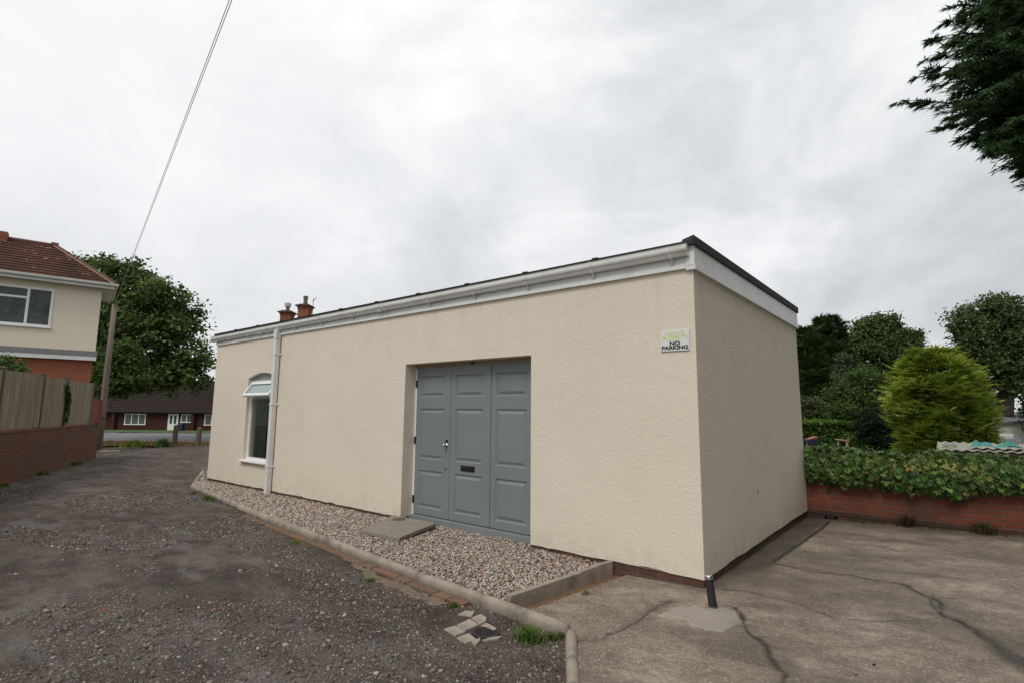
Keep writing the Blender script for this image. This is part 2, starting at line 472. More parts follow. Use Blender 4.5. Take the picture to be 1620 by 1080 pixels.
KERB = [(-14.0, 1.05), (-10.45, -.55), (-9.04, -.71), (-6.69, -1.05), (-5.2, -1.2), (-4.17, -1.29), (-3.11, -1.41), (-2.26, -1.50), (-1.36, -1.565), (-.44, -1.635)]
KERB_TURN = [(-.40, -1.66), (-.16, -2.02), (.03, -2.30), (.60, -3.12), (1.7, -4.75)]
YARD_ALL = [(-1.10, .02), (-1.27, -1.54), (-1.08, -1.62), (-.41, -1.65), (-.16, -2.02), (.03, -2.30), (.60, -3.12), (1.7, -4.75), (3.4, -7.2), (14, -7.2), (14, 4.85), (-.02, 4.85), (-.02, .02)]
YARD = [(-.80, .02), (-.968, -1.58), (-.41, -1.65), (-.16, -2.02), (.03, -2.30), (.60, -3.12), (1.7, -4.75), (3.4, -7.2), (14, -7.2), (14, 4.85), (-.02, 4.85), (-.02, .02)]
BED = [(-14.0, 1.05), (-10.45, -.55), (-9.04, -.71), (-6.69, -1.05), (-5.2, -1.2), (-4.17, -1.29), (-3.11, -1.41), (-2.26, -1.50), (-1.36, -1.565), (-1.14, -1.56), (-.97, -.05), (-.97, .02), (-1.9, .02), (-1.9, .2), (-4.5, .2), (-4.5, .02), (-11.1, .02), (-11.1, 3.0), (-14.0, 3.0)]

# ground to the horizon
def ground_mat():
    m, nt, p, o = new_mat('ground_earth_grass'); N = NT(nt); v = N.coord('Object')
    col = N.ramp(N.noise(v, .35, 6), [(.3, (.035, .055, .016)), (.6, (.06, .085, .025)), (.8, (.085, .08, .04))])
    N.l(col, p.inputs['Base Color']); p.inputs['Roughness'].default_value = .95
    N.l(N.bump(N.noise(v, 9, 5), .6, .05), p.inputs['Normal']); return m
gx = axis(-900, 900, -45, 14, .6, 1.12); gy = axis(-900, 900, -9, 12, .3, 1.12)
V, f = grid(gx, gy, lambda x, y: T(x, y) - .06 + .02 * (fbm(x * .8, y * .8, 3) - .5) - .12 * ((x > -16) & (x < 14) & (y < 4.9)))
tag(npmesh('ground', V, f, ground_mat(), smooth=True), kind='structure')

# lane
def lane_z(x, y):
    fade = 1 - sstep(8, 20, np.hypot(x - 1.8, y + 5))
    z = T(x, y) + .05 * (fbm(x * .55, y * .8, 3, 3) - .5) + .022 * (fbm(x * 2.5, y * 2.5, 3, 9) - .5)
    z = z + fade * (.020 * np.maximum(fbm(x * 7, y * 7, 3, 21) - .45, 0) + .008 * (fbm(x * 24, y * 24, 2, 33) - .5))
    # sinks to the drain by the kerb corner
    z = z - .018 * np.exp(-(((x + .98) / .45) ** 2 + ((y + 1.95) / .3) ** 2))
    return z
def lane_mat():
    m, nt, p, o = new_mat('lane_dirt_and_cinders'); N = NT(nt); v = N.coord('Object')
    a = N.noise(N.coord('Object', (.30, .95, 1), (0, 0, .12)), 1.0, 8, .64, .3)
    col = N.ramp(a, [(.30, (.052, .038, .028)), (.46, (.090, .068, .051)), (.58, (.120, .096, .076)), (.72, (.165, .143, .122))])
    b = N.noise(v, 3.2, 6, .65)
    col = N.mix(N.ramp(b, [(.44, .0), (.62, .8)]), col, (.034, .027, .022))
    c = N.noise(N.coord('Object', (.6, 1.5, 1), (0, 0, .12)), 1.6, 6, .65, .4)
    col = N.mix(N.ramp(c, [(.52, 0.0), (.66, .65)]), col, (.165, .154, .143))
    vo = N.n('ShaderNodeTexVoronoi'); vo.inputs['Scale'].default_value = 55; N.l(v, vo.inputs['Vector'])
    sp = N.n('ShaderNodeSeparateColor'); N.l(vo.outputs['Color'], sp.inputs[0])
    fl = N.math('MULTIPLY', N.ramp(sp.outputs[0], [(.72, 0.0), (.76, 1.0)]), N.ramp(vo.outputs['Distance'], [(.25, 1.0), (.5, 0.0)]))
    col = N.mix(N.math('MULTIPLY', fl, .55), col, (.19, .18, .165))
    vo2 = N.n('ShaderNodeTexVoronoi'); vo2.inputs['Scale'].default_value = 130; N.l(v, vo2.inputs['Vector'])
    sp2 = N.n('ShaderNodeSeparateColor'); N.l(vo2.outputs['Color'], sp2.inputs[0])
    col = N.mix(N.ramp(sp2.outputs[1], [(.0, .5), (.5, .0)]), col, (.025, .021, .018))
    N.l(col, p.inputs['Base Color']); p.inputs['Roughness'].default_value = .85
    p.inputs['Specular IOR Level'].default_value = .3
    h = N.math('ADD', N.noise(v, 28, 5, .7), N.math('MULTIPLY', vo2.outputs['Distance'], .5))
    N.l(N.bump(h, .75, .012), p.inputs['Normal']); return m
lx = axis(-46, 2.4, -6.2, .6, .03, 1.04); ly = axis(-10, 10.5, -4.4, -.9, .03, 1.05)
in_building = lambda x, y: (x > -11.0) & (x < 0) & (y > .3) & (y < 4.6)
V, f = grid(lx, ly, lane_z, lambda x, y: ~inpoly(x, y, YARD_ALL) & ~in_building(x, y) & ~((y > 3) & (x > -13)) & ~((x < -31.5 - .35 * (y - 7)) & (x < -28)))
tag(npmesh('lane', V, f, lane_mat(), smooth=True), kind='structure')

# concrete yard
CR1 = [(-.34, -1.76), (-.20, -1.62), (-.15, -1.35), (-.141, -1.0), (-.141, -.85), (-.10, -.5)]
CR2 = [(.40, -.37), (.50, -.58), (.604, -.80), (.819, -1.145), (.978, -1.443), (1.3, -2.2)]
CR3 = [(.27, 1.40), (.5, 1.30), (.749, 1.273), (1.05, 1.33), (1.379, 1.29), (1.599, 1.026), (1.75, .412), (1.892, .153), (2.119, -.328), (2.5, -1.2)]
CR4 = [(.161, .125), (.45, .14), (.747, .093), (1.015, -.131), (1.374, .011), (1.75, .412)]
CR5 = [(1.666, .95), (1.96, 1.07), (2.231, 1.04), (3.2, .98)]
CR6 = [(-.10, -.5), (.05, -.33), (.22, -.31), (.40, -.37)]
CHAN = [(.245, 1.45), (.30, 2.8), (.335, 3.9), (.33, 4.6)]
PATCH = [(-.06, -.93), (-.02, -.72), (.0, -.60), (.08, -.58), (.07, -.50), (.17, -.50), (.30, -.42), (.42, -.43), (.47, -.55), (.56, -.66), (.53, -.75), (.50, -.80), (.44, -.98), (.36, -1.0), (.22, -.97), (.14, -.88), (.05, -.94)]
def yard_plane(x, y): return -.078 + .035 * np.minimum(x, 2.6) - .009 * y
def yard_z(x, y):
    z = yard_plane(x, y) + .012 * (fbm(x * .9, y * .9, 3, 50) - .5)
    c = np.minimum(np.minimum(dpath(x, y, CR1, wob=.05, ws=3), dpath(x, y, CR2, wob=.04, ws=3)), np.minimum(dpath(x, y, CR3, wob=.07, ws=3), dpath(x, y, CR4, wob=.05, ws=2)))
    z = z - .009 * np.exp(-(c / .02) ** 2)
    ch = dpath(x, y, CHAN)
    z = z - .03 * np.exp(-(ch / .02) ** 4)
    return z
yx = axis(-1.15, 12, -1.15, 2.7, .015, 1.08); yy = axis(-7, 4.84, -2.4, 1.8, .015, 1.04)
V, f = grid(yx, yy, yard_z, lambda x, y: inpoly(x, y, YARD))
x, y = V[:, 0], V[:, 1]
cr = np.zeros(len(V))
for P, wd, wob, ws, st in ((CR1, .016, .06, 5, .75), (CR2, .020, .05, 5, .85), (CR3, .026, .09, 4, .8), (CR4, .018, .07, 4, .45), (CR5, .014, .05, 4, .4), (CR6, .016, .04, 4, .25)):
    d = dpath(x, y, P, wob=wob, ws=ws)
    wdn = wd * (.25 + 1.6 * fbm(x * 9, y * 9, 3, 61))
    halo = .45 * np.exp(-(d / (wd * 4.5)) ** 2) * sstep(.3, .7, fbm(x * 4, y * 4, 4, 63))
    cr = np.maximum(cr, np.maximum(halo * st, np.minimum(1, st * 1.3 * np.exp(-(d / wdn) ** 2) * (.6 + .7 * fbm(x * 6, y * 6, 3, 64)))))
d3 = dpath(x, y, CR3[5:], wob=.07, ws=3)
cr = np.maximum(cr, .8 * np.exp(-(d3 / (.02 + .22 * sstep(.6, -1, y) * fbm(x * 3, y * 3, 3, 5))) ** 2) * (x > 1.5))
cr = np.maximum(cr, np.exp(-(dpath(x, y, CHAN) / .024) ** 4))
pj = np.stack([fbm(x * 6, y * 6, 3, 81) - .5, fbm(x * 6 + 9, y * 6, 3, 82) - .5], 1) * .09
pt = inpoly(x + pj[:, 0], y + pj[:, 1], PATCH).astype(float)
# damp, dirty band of moss and silt along the foot of the building and garden wall, and soil in the trench
dw = np.maximum(0, x) + 0 * y
dirt = (.95 * sstep(.2, 1.4, y) * (1 - sstep(.24, .40, x + .10 * (fbm(x * 3, y * 3, 3, 190) - .5))) + .6 * (1 - sstep(.05, .30, x + .12 * (fbm(x * 3, y * 3, 3, 90) - .5))) * (y > .05)) \
    + .65 * (1 - sstep(.15, .8, np.abs(4.75 - y) + .5 * (fbm(x * 2, y * 2, 3, 91) - .5))) * (x > 0)
dirt = np.maximum(dirt, .45 * sstep(.52, .7, fbm(x * .9, y * 1.7, 5, 95)))
soil = (1 - sstep(.09, .14, x + .93 + (-y) * .105)) * (y < .1) * (y > -1.5)
cols = np.stack([cr, np.clip(pt, 0, 1), np.clip(dirt, 0, 1)], 1)
def yard_mat():
    m, nt, p, o = new_mat('worn_concrete'); N = NT(nt); v = N.coord('Object')
    a = N.n('ShaderNodeVertexColor', layer_name='mask').outputs[0]
    s = N.n('ShaderNodeSeparateColor'); N.l(a, s.inputs[0])
    b = N.noise(v, 1.1, 7, .62, .3)
    col = N.ramp(b, [(.32, (.19, .146, .108)), (.5, (.30, .240, .182)), (.66, (.43, .358, .282))])
    st = N.noise(N.coord('Object', (1, 1.5, 1), (0, 0, .5)), 2.6, 7, .7, .3)
    col = N.mix(N.ramp(st, [(.44, 0.0), (.60, .72)]), col, (.135, .104, .078))
    c2 = N.noise(v, .8, 4, .6)
    col = N.mix(N.ramp(c2, [(.55, 0.0), (.75, .35)]), col, (.16, .105, .07))
    md = N.noise(v, 9, 6, .7)
    col = N.mix(N.ramp(md, [(.38, .5), (.56, 0.0)]), col, (.13, .105, .085))
    sp = N.noise(v, 120, 3, .7)
    col = N.mix(N.ramp(sp, [(.38, .5), (.5, 0.0)]), col, (.11, .09, .07))
    vg_ = N.n('ShaderNodeTexVoronoi'); vg_.inputs['Scale'].default_value = 85; N.l(v, vg_.inputs['Vector'])
    vs_ = N.n('ShaderNodeSeparateColor'); N.l(vg_.outputs['Color'], vs_.inputs[0])
    col = N.mix(N.ramp(vs_.outputs[0], [(.70, 0.0), (.95, .5)]), col, (.12, .10, .08))
    col = N.mix(N.ramp(vs_.outputs[1], [(.78, 0.0), (.95, .4)]), col, (.50, .45, .38))
    lt = N.noise(v, 60, 2, .6)
    col = N.mix(N.ramp(lt, [(.66, 0.0), (.76, .35)]), col, (.36, .33, .29))
    col = N.mix(N.math('MULTIPLY', s.outputs[2], .85), col, N.ramp(N.noise(v, 3, 5, .6), [(.3, (.028, .025, .022)), (.7, (.085, .068, .054))]))
    col = N.mix(N.math('MULTIPLY', s.outputs[1], .55), col, (.38, .345, .295))
    col = N.mix(s.outputs[0], col, (.030, .026, .022))
    N.l(col, p.inputs['Base Color']); p.inputs['Specular IOR Level'].default_value = .35
    N.l(N.ramp(b, [(.3, .62), (.6, .85)]), p.inputs['Roughness'])
    h = N.math('ADD', N.math('MULTIPLY', N.noise(v, 70, 4, .7), .5), N.noise(v, 9, 4))
    N.l(N.bump(h, .5, .009), p.inputs['Normal']); return m
ym = yard_mat()
yo = npmesh('yard', V, f, ym, col=cols, smooth=True, attr='mask')
# earth in the trench
V2, f2 = grid(np.arange(-1.22, -.66, .02), np.arange(-1.56, .03, .02), lambda x, y: yard_plane(x, y) - .026 + .012 * (fbm(x * 9, y * 9, 3, 7) - .5),
              lambda x, y: (x > -1.05 + y * .105) & (x < -.74 + y * .105))
tag(npmesh('soil_strip', V2, f2, simple('orange_brown_soil', (.22, .105, .045), (.12, .075, .045), 8, .95, (40, .6, .01)), smooth=True), kind='structure')
tag(yo, kind='structure')

# gravel bed base
V, f = grid(axis(-14, -.97, -14, -.97, .06, 1.1), np.arange(-1.62, 3.0, .06), lambda x, y: -.058 + .012 * (fbm(x * 2, y * 2, 3, 8) - .5) - .03 * sstep(-8, -12, x), lambda x, y: inpoly(x, y, BED))
tag(npmesh('gravel_bed', V, f, M['gravelbase']), kind='structure')

# ------------------------------------------------------------------ stones
def ico(sub=0):
    bm = bmesh.new(); bmesh.ops.create_icosphere(bm, subdivisions=1 + sub, radius=1)
    v = np.array([q.co[:] for q in bm.verts]); f = np.array([[q.index for q in p.verts] for p in bm.faces]); bm.free(); return v, f
ICO = ico()
OCT = (np.array([(1, 0, 0), (-1, 0, 0), (0, 1, 0), (0, -1, 0), (0, 0, 1), (0, 0, -1.)]), np.array([(0, 2, 4), (2, 1, 4), (1, 3, 4), (3, 0, 4), (2, 0, 5), (1, 2, 5), (3, 1, 5), (0, 3, 5)]))
def stones(pos, rad, col, base, flat=.6, jit=.22):
    v0, f0 = base; n = len(pos); k = len(v0)
    sc = np.stack([np.ones(n), RNG.uniform(.6, 1, n), RNG.uniform(flat * .75, flat * 1.25, n)], 1) * rad[:, None]
    j = 1 + RNG.uniform(-jit, jit, (n, k, 1))
    v = v0[None] * j * sc[:, None, :]
    tx = RNG.normal(0, .45, n); a = RNG.uniform(0, 6.283, n)
    c, s = np.cos(tx), np.sin(tx)
    y = v[:, :, 1] * c[:, None] - v[:, :, 2] * s[:, None]; z = v[:, :, 1] * s[:, None] + v[:, :, 2] * c[:, None]
    c, s = np.cos(a), np.sin(a); x = v[:, :, 0]
    v = np.stack([x * c[:, None] - y * s[:, None], x * s[:, None] + y * c[:, None], z], -1) + pos[:, None, :]
    f = (f0[None] + (np.arange(n) * k)[:, None, None]).reshape(-1, 3)
    return v.reshape(-1, 3), f, np.repeat(col, k, 0)
PEB = np.array([(.46, .39, .31), (.42, .35, .28), (.30, .25, .20), (.40, .33, .26), (.22, .17, .135), (.13, .12, .125), (.19, .185, .19), (.07, .065, .065), (.30, .20, .14), (.26, .135, .09), (.34, .33, .31), (.27, .255, .235), (.44, .39, .33), (.36, .24, .17), (.32, .30, .28), (.16, .13, .11)])
def pebcol(n, pal, v=.22):
    return np.clip(pal[RNG.integers(0, len(pal), n)] * (1 + RNG.normal(0, v, (n, 1))), .01, .8)
def scatter(n, x0, x1, y0, y1, test):
    x = RNG.uniform(x0, x1, n * 4); y = RNG.uniform(y0, y1, n * 4); m = test(x, y); return x[m][:n], y[m][:n]
parts_ = []
for (n, x0, x1, r0, r1) in ((30000, -5.6, -.95, .0068, .0145), (15000, -11.2, -5.5, .0095, .018), (2600, -14, -11.1, .016, .026)):
    px, py = scatter(n, x0, x1, -1.62, .2 if x1 > -11 else 2.2, lambda x, y: inpoly(x, y, BED))
    n = len(px); r = RNG.uniform(r0, r1, n) * (1 + .35 * (RNG.random(n) > .93))
    z = -.058 + .012 * (fbm(px * 2, py * 2, 3, 8) - .5) - .03 * sstep(-8, -12, px) + r * RNG.uniform(.0, .9, n) + .006
    parts_.append(stones(np.stack([px, py, z], 1), r, pebcol(n, PEB * 1.2), ICO))
off = 0; vs, fs, cs = [], [], []
for v, f, c in parts_: vs.append(v); fs.append(f + off); cs.append(c); off += len(v)
tag(npmesh('gravel_pebbles', np.concatenate(vs), np.concatenate(fs), M['stone'], col=np.concatenate(cs)), 'mixed brown and grey pebbles filling the gravel bed along the building', 'gravel', kind='stuff')

LST = np.array([(.15, .128, .108), (.21, .19, .17), (.095, .075, .06), (.29, .265, .24), (.075, .064, .058), (.17, .13, .10), (.16, .155, .155), (.12, .094, .072)])
def lane_ok(x, y): return ~inpoly(x, y, YARD_ALL) & ~inpoly(x, y, BED)
vs, fs, cs, off = [], [], [], 0
streak = [(-5.6, -1.85), (-4.0, -1.95), (-2.8, -2.15), (-1.7, -2.35), (-.9, -2.5), (-.3, -2.45)]
for (n, x0, x1, y0, y1, r0, r1, base, flat) in ((52000, -5.5, 1.6, -5.3, -1.0, .0025, .0075, OCT, .7), (9000, -5.5, 1.2, -5.0, -1.2, .006, .014, ICO, .6), (620, -6, 1.2, -5.0, -1.3, .014, .026, ICO, .55), (14000, -13, -5.5, -5, -.6, .006, .013, OCT, .7), (2600, -14, -5.5, -5, -.6, .012, .024, ICO, .6), (3000, -28, -13, -4, 6, .014, .03, OCT, .6)):
    px, py = scatter(int(n * 2.4), x0, x1, y0, y1, lane_ok)
    dens = sstep(.49, .64, fbm(px * .8, py * 1.3, 5, 121)) * .9 + .014
    ds = dpath(px, py, streak, step=.05)
    dens = dens + 1.2 * np.exp(-(ds / .22) ** 2)
    k = RNG.random(len(px)) < dens; px, py = px[k][:n], py[k][:n]; n = len(px)
    r = RNG.uniform(r0, r1, n) * RNG.uniform(.7, 1.15, n)
    c = pebcol(n, LST, .25); t = RNG.random(n)
    c[t > .992] = (.26, .085, .05); c[(t > .975) & (t < .984)] = (.34, .32, .29)
    z = lane_z(px, py) + r * flat * RNG.uniform(-.1, .35, n)
    v, f, cc = stones(np.stack([px, py, z], 1), r, c, base, flat)
    vs.append(v); fs.append(f + off); cs.append(cc); off += len(v)
tag(npmesh('lane_chippings', np.concatenate(vs), np.concatenate(fs), M['lanestone'], col=np.concatenate(cs)), 'loose grey stone chippings scattered over the dark lane', 'gravel', kind='stuff')

# ------------------------------------------------------------------ kerb stones
def resample(P, step):
    P = [Vector((a, b, 0)) for a, b in P]; out = []; 
    for a, b in zip(P, P[1:]):
        n = max(1, round((b - a).length / step))
        for i in range(n): out.append((a.lerp(b, i / n), a.lerp(b, (i + 1) / n)))
    return out
def kerb_piece(a, b, za, zb, h=.16, wd=.042):
    d = (b - a).normalized(); n = Vector((-d.y, d.x, 0))
    a = a + d * .007; b = b - d * .007
    prof = [(-wd, -h), (-wd, -.045)] + [(-wd * math.cos(t), -.045 + .042 * math.sin(t)) for t in [math.pi * k / 8 for k in range(1, 8)]] + [(wd, -.045), (wd, -h)]
    g = B(); segs = 6; prev = None
    for i in range(segs + 1):
        t = i / segs; c = a.lerp(b, t); z = za + (zb - za) * t
        e = .9 if i in (0, segs) else 1
        ring = [g.bm.verts.new(c + n * (o * e + random.uniform(-.0015, .0015)) + Vector((0, 0, z + zz * (1 if zz < -.1 else 1) - (.004 if i in (0, segs) else 0) + random.uniform(-.0012, .0012)))) for o, zz in prof]
        if prev:
            for k in range(len(ring)):
                g.bm.faces.new([prev[k], prev[(k + 1) % len(ring)], ring[(k + 1) % len(ring)], ring[k]])
        else: g.bm.faces.new(ring[::-1])
        prev = ring
    g.bm.faces.new(prev)
    return g
segs = resample(KERB, .92)
for i, (a, b) in enumerate(segs):
    zz = lambda p: -.018 - .05 * float(sstep(-8, -13, p.x))
    o = kerb_piece(a, b, zz(a) + random.uniform(-.004, .004), zz(b)).put('kerb_stone', M['kerb'], smooth=True)
    if i == len(segs) - 1: lb = 'round topped kerb stone ending at the corner by the grass tuft'
    elif i == len(segs) - 2: lb = 'round topped kerb stone passing the end of the brick edging'
    elif a.x < -10: lb = 'thin kerb stone angled back past the far end of the building'
    else: lb = 'round topped concrete kerb stone in the long run holding the pebble bed'
    tag(o, lb, 'kerb stone', 'kerb stones along the pebble bed')
for i, (a, b) in enumerate(resample(KERB_TURN, .45)):
    tag(kerb_piece(a, b, -.03, -.03).put('kerb_stone', M['kerb'], smooth=True), 'round topped kerb stone in the run turning away between lane and concrete yard', 'kerb stone', 'kerb stones beside the concrete yard')
# return kerb, flat faced
def flat_kerb(a, b, z0, z1):
    a = Vector(a); b = Vector(b); d = (b - a).normalized(); n = Vector((-d.y, d.x, 0)) * .028
    d = d * .003; a = a + d; b = b - d
    return B().hexa([Vector((*(p + q)[:2], z0)) for p, q in ((a, n), (a, -n), (b, -n), (b, n))], [Vector((*(p + q)[:2], z1)) for p, q in ((a, n), (a, -n), (b, -n), (b, n))], .007)
tag(flat_kerb((-1.12, -1.515, 0), (-1.02, -.55, 0), -.25, .005).put('kerb_stone', M['kerb']), 'long flat faced kerb slab closing the pebble bed above the earth strip', 'kerb stone', 'kerb slabs closing the bed')
tag(flat_kerb((-1.02, -.55, 0), (-.965, -.012, 0), -.25, .012).put('kerb_stone', M['kerb']), 'short flat faced kerb slab butting against the rendered wall', 'kerb stone', 'kerb slabs closing the bed')

# brick edging strip (slightly uneven row of bricks laid flat)
g = B(); kin = [(-8.1, -.99), (-6.7, -1.115), (-5.2, -1.268), (-4.17, -1.352), (-3.11, -1.472), (-2.26, -1.562), (-1.45, -1.62)]
for a, b in resample(kin, .225):
    d = (b - a).normalized(); n = Vector((d.y, -d.x, 0)); L = (b - a).length; wd = .105 + random.uniform(-.006, .006); z = -.088 + random.uniform(-.006, .004)
    if n.y > 0: n = -n
    a2 = a + d * .004; b2 = b - d * .004
    q = [a2, b2, b2 + n * wd, a2 + n * wd]
    g.hexa([v + Vector((0, 0, -.19)) for v in q], [v + Vector((0, 0, z)) for v in q], .005)
tag(g.put('brick_edging', M['edging']), 'single row of orange bricks laid flat along the kerb foot', 'brick edging')
# mortar haunch along it
P = [(-3.6, -1.53), (-3.0, -1.60), (-2.6, -1.66), (-2.2, -1.69), (-1.6, -1.74), (-1.62, -1.86), (-1.95, -1.88), (-2.3, -1.80), (-2.7, -1.78), (-3.1, -1.68)]
V, f = grid(np.arange(-3.7, -1.4, .03), np.arange(-1.95, -1.4, .03), lambda x, y: np.maximum(lane_z(x, y) + .004, -.094 - .02 * sstep(-1.6, -1.85, y)), lambda x, y: inpoly(x + .1 * (fbm(x * 6, y * 6) - .5), y + .12 * (fbm(x * 7, y * 7, 3, 4) - .5), P))
tag(npmesh('mortar_patch', V, f, simple('tan_mortar', (.19, .135, .09), (.11, .09, .07), 7, .95, (60, .5, .005)), smooth=True), kind='structure')

# doorway slab
g = B(); q = [(-4.47, -.07), (-3.60, -.03), (-3.42, -.80), (-4.14, -.88)]
zt = [.035, .035, .005, .005]
g.hexa([(x, y, z - .045) for (x, y), z in zip(q, zt)], [(x, y, z) for (x, y), z in zip(q, zt)], .004)
def slab_mat():
    m, nt, p, o = new_mat('door_paving_slab'); N = NT(nt); v = N.coord('Object')
    col = N.ramp(N.noise(v, 4, 6, .6), [(.3, (.27, .235, .19)), (.7, (.205, .175, .14))])
    mp = N.n('ShaderNodeMapping'); mp.inputs['Location'].default_value = (4.19, .19, 0); N.l(N.coord('Object'), mp.inputs['Vector'])
    ln = N.n('ShaderNodeVectorMath', operation='LENGTH'); sc = N.n('ShaderNodeVectorMath', operation='MULTIPLY'); sc.inputs[1].default_value = (1, 1.1, 0)
    N.l(mp.outputs[0], sc.inputs[0]); N.l(sc.outputs[0], ln.inputs[0])
    col = N.mix(N.ramp(N.math('ADD', ln.outputs['Value'], N.math('MULTIPLY', N.noise(v, 20, 3), .05)), [(.115, .8), (.15, 0.0)]), col, (.06, .05, .042))
    N.l(col, p.inputs['Base Color']); p.inputs['Roughness'].default_value = .9
    N.l(N.bump(N.noise(v, 60, 4), .4, .003), p.inputs['Normal']); return m
tag(g.put('paving_slab', slab_mat()), 'square concrete paving slab tilted on the pebbles before the grey doors', 'paving slab')

# drain gully and pavers
zl = float(lane_z(-.98, -1.95))
dr = empty('drain_grate', (-.975, -1.95, zl + .012), 0, 'round iron drain grate among broken pavers', 'drain grate')
g = B(); ring = 20
for k in range(ring):
    a0, a1 = 2 * math.pi * k / ring, 2 * math.pi * (k + 1) / ring
    q = [(math.cos(a0) * .105, math.sin(a0) * .105), (math.cos(a1) * .105, math.sin(a1) * .105), (math.cos(a1) * .088, math.sin(a1) * .088), (math.cos(a0) * .088, math.sin(a0) * .088)]
    g.hexa([(x, y, -.05) for x, y in q], [(x, y, .006) for x, y in q])
g.put('rim', M['iron'], dr)
g = B()
for k in range(-3, 4):
    h = math.sqrt(max(.0, .087 ** 2 - (k * .024) ** 2)); g.box(k * .024 - .006, k * .024 + .006, -h, h, -.02, .002)
    g.box(-h, h, k * .024 - .004, k * .024 + .004, -.022, -.004)
g.put('bars', M['iron'], dr)
B().tube([(0, 0, -.05), (0, 0, -.046)], .088, 16).put('sump', M['black'], dr)
def onZ(px, py, z0):
    r = ray(px, py); t = (z0 - CAM.z) / r.z; return CAM + r * t
S_ = 260 / 1276
pv = [([(105, 650), (195, 702), (282, 668), (195, 616)], 'leftmost pale paver left of the drain grate'), ([(200, 605), (312, 556), (382, 602), (270, 655)], 'pinkish square paver upper left of the drain grate'),
      ([(320, 555), (395, 522), (442, 552), (440, 578), (388, 603)], 'greyish paver behind the drain grate nearest the kerb'), ([(203, 706), (300, 664), (364, 712), (275, 745)], 'pale paver in front of the drain grate'),
      ([(318, 738), (396, 714), (388, 738), (352, 777)], 'small chipped paver corner nearest the viewer'), ([(212, 530), (280, 503), (352, 513), (325, 545)], 'half buried paver sliver nearest the brick edging'),
      ([(392, 606), (438, 583), (525, 628), (505, 640), (450, 622)], 'thin pinkish paver edge behind the grate'), ([(398, 716), (455, 695), (562, 684), (540, 700), (440, 718)], 'narrow buried paver strip on the grass side of the grate')]
for q, lb in pv:
    P = [onZ(680 + a * S_, 860 + b * S_, -.095) for a, b in q]; c = sum(P, Vector()) / len(P); z = float(lane_z(c.x, c.y)) + .014 + random.uniform(-.003, .004)
    g = B(); Q = [(p - c) * .96 for p in P]
    g.hexa([(p.x, p.y, -.05) for p in Q], [(p.x, p.y, random.uniform(-.004, .004)) for p in Q], .006)
    o = g.put('paving_block', M['paver']); o.location = (c.x, c.y, z)
    tag(o, lb, 'paver', 'broken pavers around the drain grate')

# ------------------------------------------------------------------ main building
bld = empty('rendered_outbuilding', (0, 0, 0), 0, 'long single storey cream rendered outbuilding with flat felt roof', 'building')
XL, YB, H = -11.13, 4.70, 2.99
WL, WR, WS, WZ, WA = -9.47, -8.26, .50, 2.165, 2.272
DL, DR, DZ = -4.39, -2.03, 2.222
g = B(); TH = .28
def bz(x): return .012 * (vnoise(x * 9, 0, 3) - .5) + (.010 if vnoise(x * 2.1, 4, 8) > .78 else 0)
def bottom(x0, x1, y, n):
    return [(x0 + (x1 - x0) * i / n, y, float(bz(x0 + (x1 - x0) * i / n))) for i in range(n + 1)]
g.poly(bottom(XL, WL, 0, 16) + [(WL, 0, H), (XL, 0, H)])
g.poly(bottom(WL, WR, 0, 10) + [(WR, 0, WS), (WL, 0, WS)])
arch = []
for k in range(15):
    t = k / 14; xx = WL + (WR - WL) * t; arch.append((xx, WZ + (WA - WZ) * (1 - (2 * t - 1) ** 2)))
for (a, b) in zip(arch, arch[1:]): g.poly([(a[0], 0, a[1]), (b[0], 0, b[1]), (b[0], 0, H), (a[0], 0, H)])
g.poly(bottom(WR, DL, 0, 40) + [(DL, 0, H), (WR, 0, H)])
g.poly([(DL, 0, DZ), (DR, 0, DZ), (DR, 0, H), (DL, 0, H)])
g.poly(bottom(DR, 0, 0, 24) + [(0, 0, H), (DR, 0, H)])
# window reveals
for (a, b) in zip(arch, arch[1:]): g.poly([(a[0], 0, a[1]), (a[0], TH, a[1]), (b[0], TH, b[1]), (b[0], 0, b[1])])
g.poly([(WL, 0, WS), (WL, TH, WS), (WL, TH, WZ), (WL, 0, WZ)]); g.poly([(WR, 0, WS), (WR, 0, WZ), (WR, TH, WZ), (WR, TH, WS)])
g.poly([(WL, 0, WS), (WR, 0, WS), (WR, TH, WS), (WL, TH, WS)])
# door reveals
g.poly([(DL, 0, float(bz(DL))), (DL, TH, 0), (DL, TH, DZ), (DL, 0, DZ)]); g.poly([(DR, 0, float(bz(DR))), (DR, 0, DZ), (DR, TH, DZ), (DR, TH, 0)])
g.poly([(DL, 0, DZ), (DL, TH, DZ), (DR, TH, DZ), (DR, 0, DZ)])
# other sides; the render bells out a little at the foot of the far corner
n = 30
side_b = []
for i in range(n + 1):
    yv = YB * i / n; side_b.append((.012 * sstep(3.6, 4.7, yv) + 0, yv, float(bz(yv + 40))))
g.poly(side_b + [(0, YB, H), (0, 0, H)])
g.poly([(0, YB, 0), (XL, YB, 0), (XL, YB, H), (0, YB, H)]); g.poly([(XL, YB, 0), (XL, 0, 0), (XL, 0, H), (XL, YB, H)])
